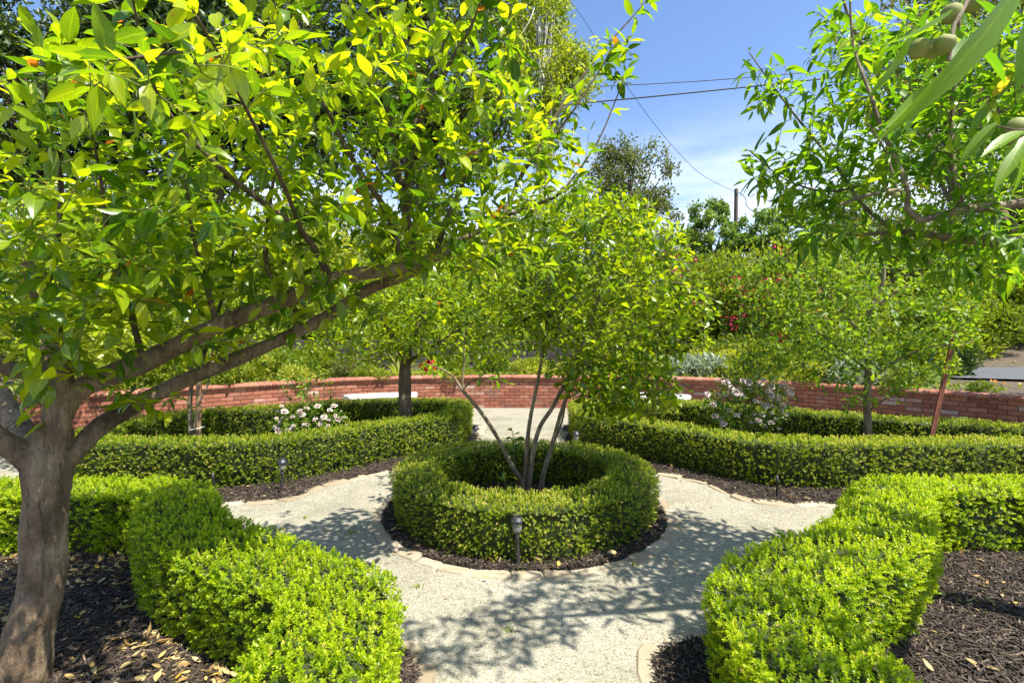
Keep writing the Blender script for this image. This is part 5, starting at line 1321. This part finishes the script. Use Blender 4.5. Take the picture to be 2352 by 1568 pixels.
# hillside shrubs
hill = [
    ('red-flowering oleander shrub on the slope', 1740, 13.6, (1.5, 1.1, 1.65), 9500, .10, 'shrub', .45, True),
    ('crimson-flecked oleander shrub beside the taller red one', 1580, 15.0, (1.5, 1.2, 1.6), 8000, .10, 'shrub', .5, True),
    ('light green bushy shrub behind the apple crown', 1900, 15.5, (1.7, 1.3, 1.9), 9000, .10, 'shrub', .6, False),
    ('yellowish bottlebrush shrub on the bank across the road', 2190, 18.6, (2.3, 1.6, 1.6), 10000, .12, 'shrub_light', .42, False),
    ('broad shrub across the road at the picture edge', 2420, 17.8, (2.4, 1.6, 1.75), 9000, .12, 'shrub', .6, False),
    ('tall grey-green shrub across the road beside the peach limbs', 2050, 20.0, (2.4, 1.8, 2.3), 9000, .12, 'grey_oak', .8, False),
    ('bright slope shrub right of the block wall', 1400, 14.6, (1.6, 1.2, 1.4), 8000, .10, 'shrub_light', .4, False),
    ('dark slope shrub above the block wall', 1180, 15.0, (1.8, 1.2, 1.6), 8000, .10, 'oak', .8, False),
    ('green slope shrub above the left bench', 950, 15.2, (1.9, 1.2, 1.6), 8000, .10, 'shrub', .5, False),
    ('yellow-green slope shrub behind the young staked tree', 690, 14.8, (1.9, 1.3, 1.8), 8500, .11, 'shrub_light', .4, False),
    ('mid-green slope shrub behind the plum limbs', 420, 14.5, (2.0, 1.4, 1.9), 8500, .11, 'shrub', .55, False),
    ('dense slope shrub at the far left of the hill', 120, 14.2, (2.1, 1.4, 1.9), 8500, .11, 'shrub_light', .35, False),
    ('dark hedge-like shrub across the hill left', 280, 18.5, (3.2, 1.6, 2.4), 9000, .13, 'oak', .9, False),
    ('tall bright shrub rising behind the red-flowering one', 1850, 17.2, (1.7, 1.2, 1.75), 8000, .11, 'shrub_light', .45, False),
    ('tall leafy shrub between the central tree and the red-flowering one', 1620, 17.6, (1.5, 1.2, 1.6), 8000, .11, 'shrub', .6, False),
    ('leafy bank shrub behind the leaning rusty stake', 2200, 16.4, (1.3, .8, 1.0), 6000, .11, 'shrub', .55, False),
    ('low leafy shrub on the litter bank by the road', 2130, 17.4, (1.2, .8, .7), 4200, .11, 'shrub', .5, False),
    ('wide low shrub on the bank at the far right of the road', 2380, 18.4, (1.7, .9, 1.0), 6000, .11, 'shrub_light', .35, False),
    ('leafy hill shrub high behind the pomegranate', 850, 19.0, (3.2, 1.6, 2.2), 9000, .13, 'shrub', .4, False)]
cm_ = MB(); rng = np.random.default_rng(4)
n = 14; an = rng.uniform(0, 6.28, n)
add_leaves(cm_, rng.normal(0, .05, (n, 3)), rdir(rng, n), rdir(rng, n), .07, .055, .5, 'mid', .1, rng)
crimson = cm_.mesh('flower_cluster', M['petal_crimson'])
for k, (lab, x, d, r, n, lf, m_, t, fl_) in enumerate(hill):
    X = (x - 1176) / FPX * d; z = float(terr(X, d))
    ro, info = bush('hill_shrub', lab, 'shrub', (X, d, z - .05), tuple(1.38 * q for q in r), int(n * 1.7), lf * 1.35, m_, 300 + k, 14, 'dia', .52, (t, .22), .5, 6)
    if fl_:
        cc, lc, lr, rr_, rg = info; pts = []
        for q in range(100 if k == 0 else 40):
            li = rg.integers(0, len(lc)); dv = rdir(rg, 1)[0]; dv[1] = -abs(dv[1]) - .2; dv /= np.linalg.norm(dv)
            pts.append(cc + (lc[li] + dv * lr[li] * 1.05) * rr_)
        blooms(ro, None, crimson, pts, 'flower_cluster', (.9, 1.7))

# tall background trees: crown from many leaf clumps around real limbs
def big_tree(name, label, x, d, ztop_y, zbot_y, rx, rd_, nl, leaf, m_, bark, seed, clumps=40, tr=.22, tint=(.5, .22), W=.5, csize=(.13, .24), trunk_to=.7):
    rng = np.random.default_rng(seed); X = (x - 1176) / FPX * d; z0 = float(terr(X, d)) - .1
    ztop = EYE + (775 - ztop_y) / FPX * d; zbot = EYE + (775 - zbot_y) / FPX * d
    RX = rx / FPX * d; RZ = (ztop - zbot) / 2; C = np.array([X, d, (ztop + zbot) / 2]); RR = np.array([RX, rd_, RZ])
    root = thing(name, (X, d, z0), label, 'tree')
    p = catmull(np.array([[X, d, z0], [X + .05 * RX, d, z0 + (C[2] - z0) * .5], [X - .03 * RX, d + .1, C[2] + RZ * (trunk_to - .5)]]), .3)
    r_ = np.linspace(tr, tr * .3, len(p)); r_[0] *= 1.3
    tubes('trunk', [(p, r_)], M[bark], root, 12, .05, seed)
    dv = rdir(rng, clumps) * rng.uniform(.25, .95, (clumps, 1)) ** .6
    lc = C + dv * RR * (1 + rng.normal(0, .08, (clumps, 1)))
    lr = rng.uniform(*csize, clumps) * (RX + RZ) / 2
    br = []
    for c in lc:
        k = rng.integers(len(p) // 3, len(p)); a = p[k]
        q = catmull(np.array([a, a * .5 + c * .5 + np.array([0, 0, -.15 * np.linalg.norm(c - a) * .5]) + rng.normal(0, .1, 3), c]), .3)
        br.append((q, np.linspace(min(r_[k] * .6, tr * .35), .012, len(q))))
    tubes('limbs', br, M[bark], root, 6, .03, seed)
    w = lr ** 2; w /= w.sum(); k = rng.choice(clumps, nl, p=w)
    sub = 7; so_ = rdir(rng, clumps * sub).reshape(clumps, sub, 3) * rng.uniform(.4, 1, (clumps, sub, 1))
    ks = rng.integers(0, sub, nl)
    P = lc[k] + (so_[k, ks] + rng.normal(0, .30, (nl, 3))) * lr[k][:, None]
    D = nrm(rdir(rng, nl) + np.array([0, 0, -.1])); N = nrm(rdir(rng, nl) + np.array([0, 0, .8]))
    LL = 1.25 * leaf * rng.uniform(.7, 1.35, nl); mb = MB(); lt = rng.normal(0, .08, clumps)
    add_leaves(mb, P, D, N, LL, LL * W, np.clip(rng.normal(tint[0], tint[1], nl) + lt[k], .02, .98), 'dia', .1, rng)
    mb.build('crown', M[m_], root)
    return root
big_tree('oak_tree', 'dark evergreen oak behind the garden at the far left', 60, 17, -140, 520, 330, 3.2, 40000, .15, 'oak', 'bark_brown', 401, 60, .3)
big_tree('oak_tree', 'dark leafy oak behind the plum crown', 480, 18.5, -220, 480, 340, 3.2, 46000, .17, 'oak', 'bark_brown', 402, 70, .3)
big_tree('oak_tree', 'tall loose oak with sky gaps behind the plum shoots', 950, 20, -260, 470, 330, 3.2, 46000, .16, 'oak', 'bark_brown', 403, 75, .3, (.85, .2))
big_tree('white_trunk_tree', 'tall airy tree with pale trunk above the plum shoots', 1240, 17, -160, 430, 100, 1.6, 14000, .11, 'shrub', 'bark_white', 404, 44, .16, (.75, .2), trunk_to=1.0)
big_tree('grey_oak_tree', 'grey-green oak against the sky left of the utility pole', 1450, 27, 290, 620, 125, 2.6, 15000, .14, 'grey_oak', 'bark_brown', 405, 50, .22, (.4, .2))
big_tree('poplar_tree', 'round bright green tree left of the utility pole', 1630, 34, 460, 640, 75, 2.2, 7000, .19, 'poplar', 'bark_grey', 406, 34, .22)
big_tree('poplar_tree', 'bright green tree right of the utility pole', 1760, 32, 480, 640, 80, 2.2, 7000, .19, 'poplar', 'bark_grey', 407, 34, .22)
big_tree('poplar_tree', 'broad green tree behind the peach branches', 1920, 30, 400, 640, 120, 2.4, 9000, .18, 'poplar', 'bark_grey', 408, 38, .22)
big_tree('live_oak_tree', 'sparse twiggy oak above the peach crown at top right', 2180, 20, -160, 330, 210, 2.6, 13000, .14, 'grey_oak', 'bark_brown', 409, 48, .26, (.6, .25))
big_tree('live_oak_tree', 'green oak behind the peach limbs at the right edge', 2330, 24, 150, 640, 260, 3.0, 16000, .17, 'oak', 'bark_brown', 410, 50, .28, (.8, .2))
big_tree('oak_tree', 'low green oak closing the view behind the central tree', 1330, 24, 420, 720, 220, 2.6, 12000, .16, 'shrub', 'bark_brown', 411, 45, .25, (.4, .2))
big_tree('oak_tree', 'distant oak filling the gap left of the round bright tree', 1540, 40, 520, 660, 90, 2.4, 6000, .2, 'poplar', 'bark_brown', 412, 30, .22, (.35, .2))

# ------------------------------------------------------------------ utility pole and wires
up_ = thing('utility_pole', PX(1690, 620, 42), 'weathered wooden utility pole rising among distant trees', 'utility pole')
b_ = PX(1688, 640, 42); t_ = PX(1691, 434, 42)
b_[2] = min(b_[2], float(terr(b_[0], b_[1])) - .2)
tubes('post', [(np.linspace(b_, t_, 12), np.linspace(.20, .15, 12))], M['pole'], up_, 12)
ib = MB(); add_lathe(ib, [(.03, 0), (.05, .05), (.03, .1), (.05, .15), (.02, .2)], 12, center=tuple(PX(1693, 448, 41.8))); ib.build('insulator', M['steel'], up_, True)
def wire(pts, r, label):
    p = catmull(np.array([PX(*q) for q in pts]), .5); o = tubes('utility_wire', [(p, r)], M['wire'], None, 6)
    return tag(o, label, 'wire', 'overhead wires')
wire([(700, 300, 26), (1000, 270, 26), (1310, 240, 26), (1600, 212, 26), (1900, 180, 26), (2300, 135, 26), (2700, 85, 26)], .035, 'thick black overhead cable, lower of the crossing pair')
wire([(700, 226, 26), (1000, 214, 26), (1310, 202, 26), (1600, 187, 26), (1900, 163, 26), (2300, 128, 26), (2700, 85, 26)], .020, 'thin black overhead cable, upper of the crossing pair')
wire([(1250, -60, 30), (1330, 30, 31), (1400, 140, 32), (1480, 255, 34), (1540, 330, 36), (1610, 400, 38), (1691, 442, 42)], .016, 'thin sagging wire running down to the pole top')
wire([(1693, 440, 42), (1712, 455, 44), (1722, 480, 46), (1790, 510, 52)], .03, 'short wire leaving the pole towards the far trees')

# ------------------------------------------------------------------ fallen leaves and gravel weeds
rng = np.random.default_rng(77); mb = MB()
def litter(pts, L0, L1, lo=0, hi=1, zz=.03):
    n = len(pts)
    if n == 0: return
    an = rng.uniform(0, 6.28, n); D = np.stack([np.cos(an), np.sin(an), rng.normal(.05, .2, n)], 1)
    N = np.stack([rng.normal(0, .3, n), rng.normal(0, .3, n), np.ones(n)], 1); L = rng.uniform(L0, L1, n)
    add_leaves(mb, np.column_stack([pts, rng.uniform(zz, zz + .015, n)]), D, N, L, L * rng.uniform(.3, .5, n), rng.uniform(lo, hi, n), 'fine', rng.normal(0, .3, n), rng)
q_ = scatter(rng, LF_BED, 800, ((-3.6, 1.2), (-.9, 3.3))); litter(q_[lump(np.column_stack([q_, 0 * q_[:, 0]]), 4.5, 1) + rng.normal(0, .35, len(q_)) > .05], .012, .06)
q_ = scatter(rng, RF_BED, 190, ((1.2, 1.2), (4.2, 3.3))); litter(q_[lump(np.column_stack([q_, 0 * q_[:, 0]]), 4.5, 5) + rng.normal(0, .35, len(q_)) > .1], .012, .055)
rr = scatter(rng, ring_bed, 26); rr = rr[np.linalg.norm(rr - RC, axis=1) > 1.0]; litter(rr, .03, .07, .3, 1)
p = scatter(rng, LB_BED, 14, ((-5, 4.2), (0, 6.6))); litter(p, .03, .06)
p = scatter(rng, RB_BED, 12, ((0, 4.2), (5.6, 6.6))); litter(p, .03, .06)
p = rng.uniform((-2, 1.5), (2.4, 6), (110, 2)); litter(p, .006, .03, 0, .6, .004)
p = RC + rng.normal(0, 1, (60, 2)) * .1 + (1.3 + rng.uniform(-.1, .25, (60, 1))) * nrm(rng.normal(0, 1, (60, 2))); litter(p, .006, .03, 0, .7, .012)
tag(mb.build('fallen_leaves', M['dry'], smooth=True), 'dry yellow fallen leaves scattered on the mulch and gravel', 'leaves', kind='stuff')

wb = MB(); n = 150
for x, y in ((1200, 1320), (700, 1190), (805, 1225), (1560, 1215), (1460, 1300), (1165, 1450), (960, 1350), (1520, 1240)):
    c = GP(x, y); k = 14; an = rng.uniform(0, 6.28, k); D = np.stack([np.cos(an) * .5, np.sin(an) * .5, np.ones(k)], 1)
    add_leaves(wb, c + rng.normal(0, .012, (k, 3)) * [1, 1, 0], D, np.tile([.3, -1, .2], (k, 1)), rng.uniform(.015, .04, k), .004, rng.uniform(.3, .8, k), 'mid', .2, rng)
tag(wb.build('grass', M['shrub_light']), 'tiny grass tufts sprouting in the gravel', 'grass', kind='stuff')
print('OBJECTS', len(bpy.data.objects), 'verts', sum(len(m.vertices) for m in bpy.data.meshes))
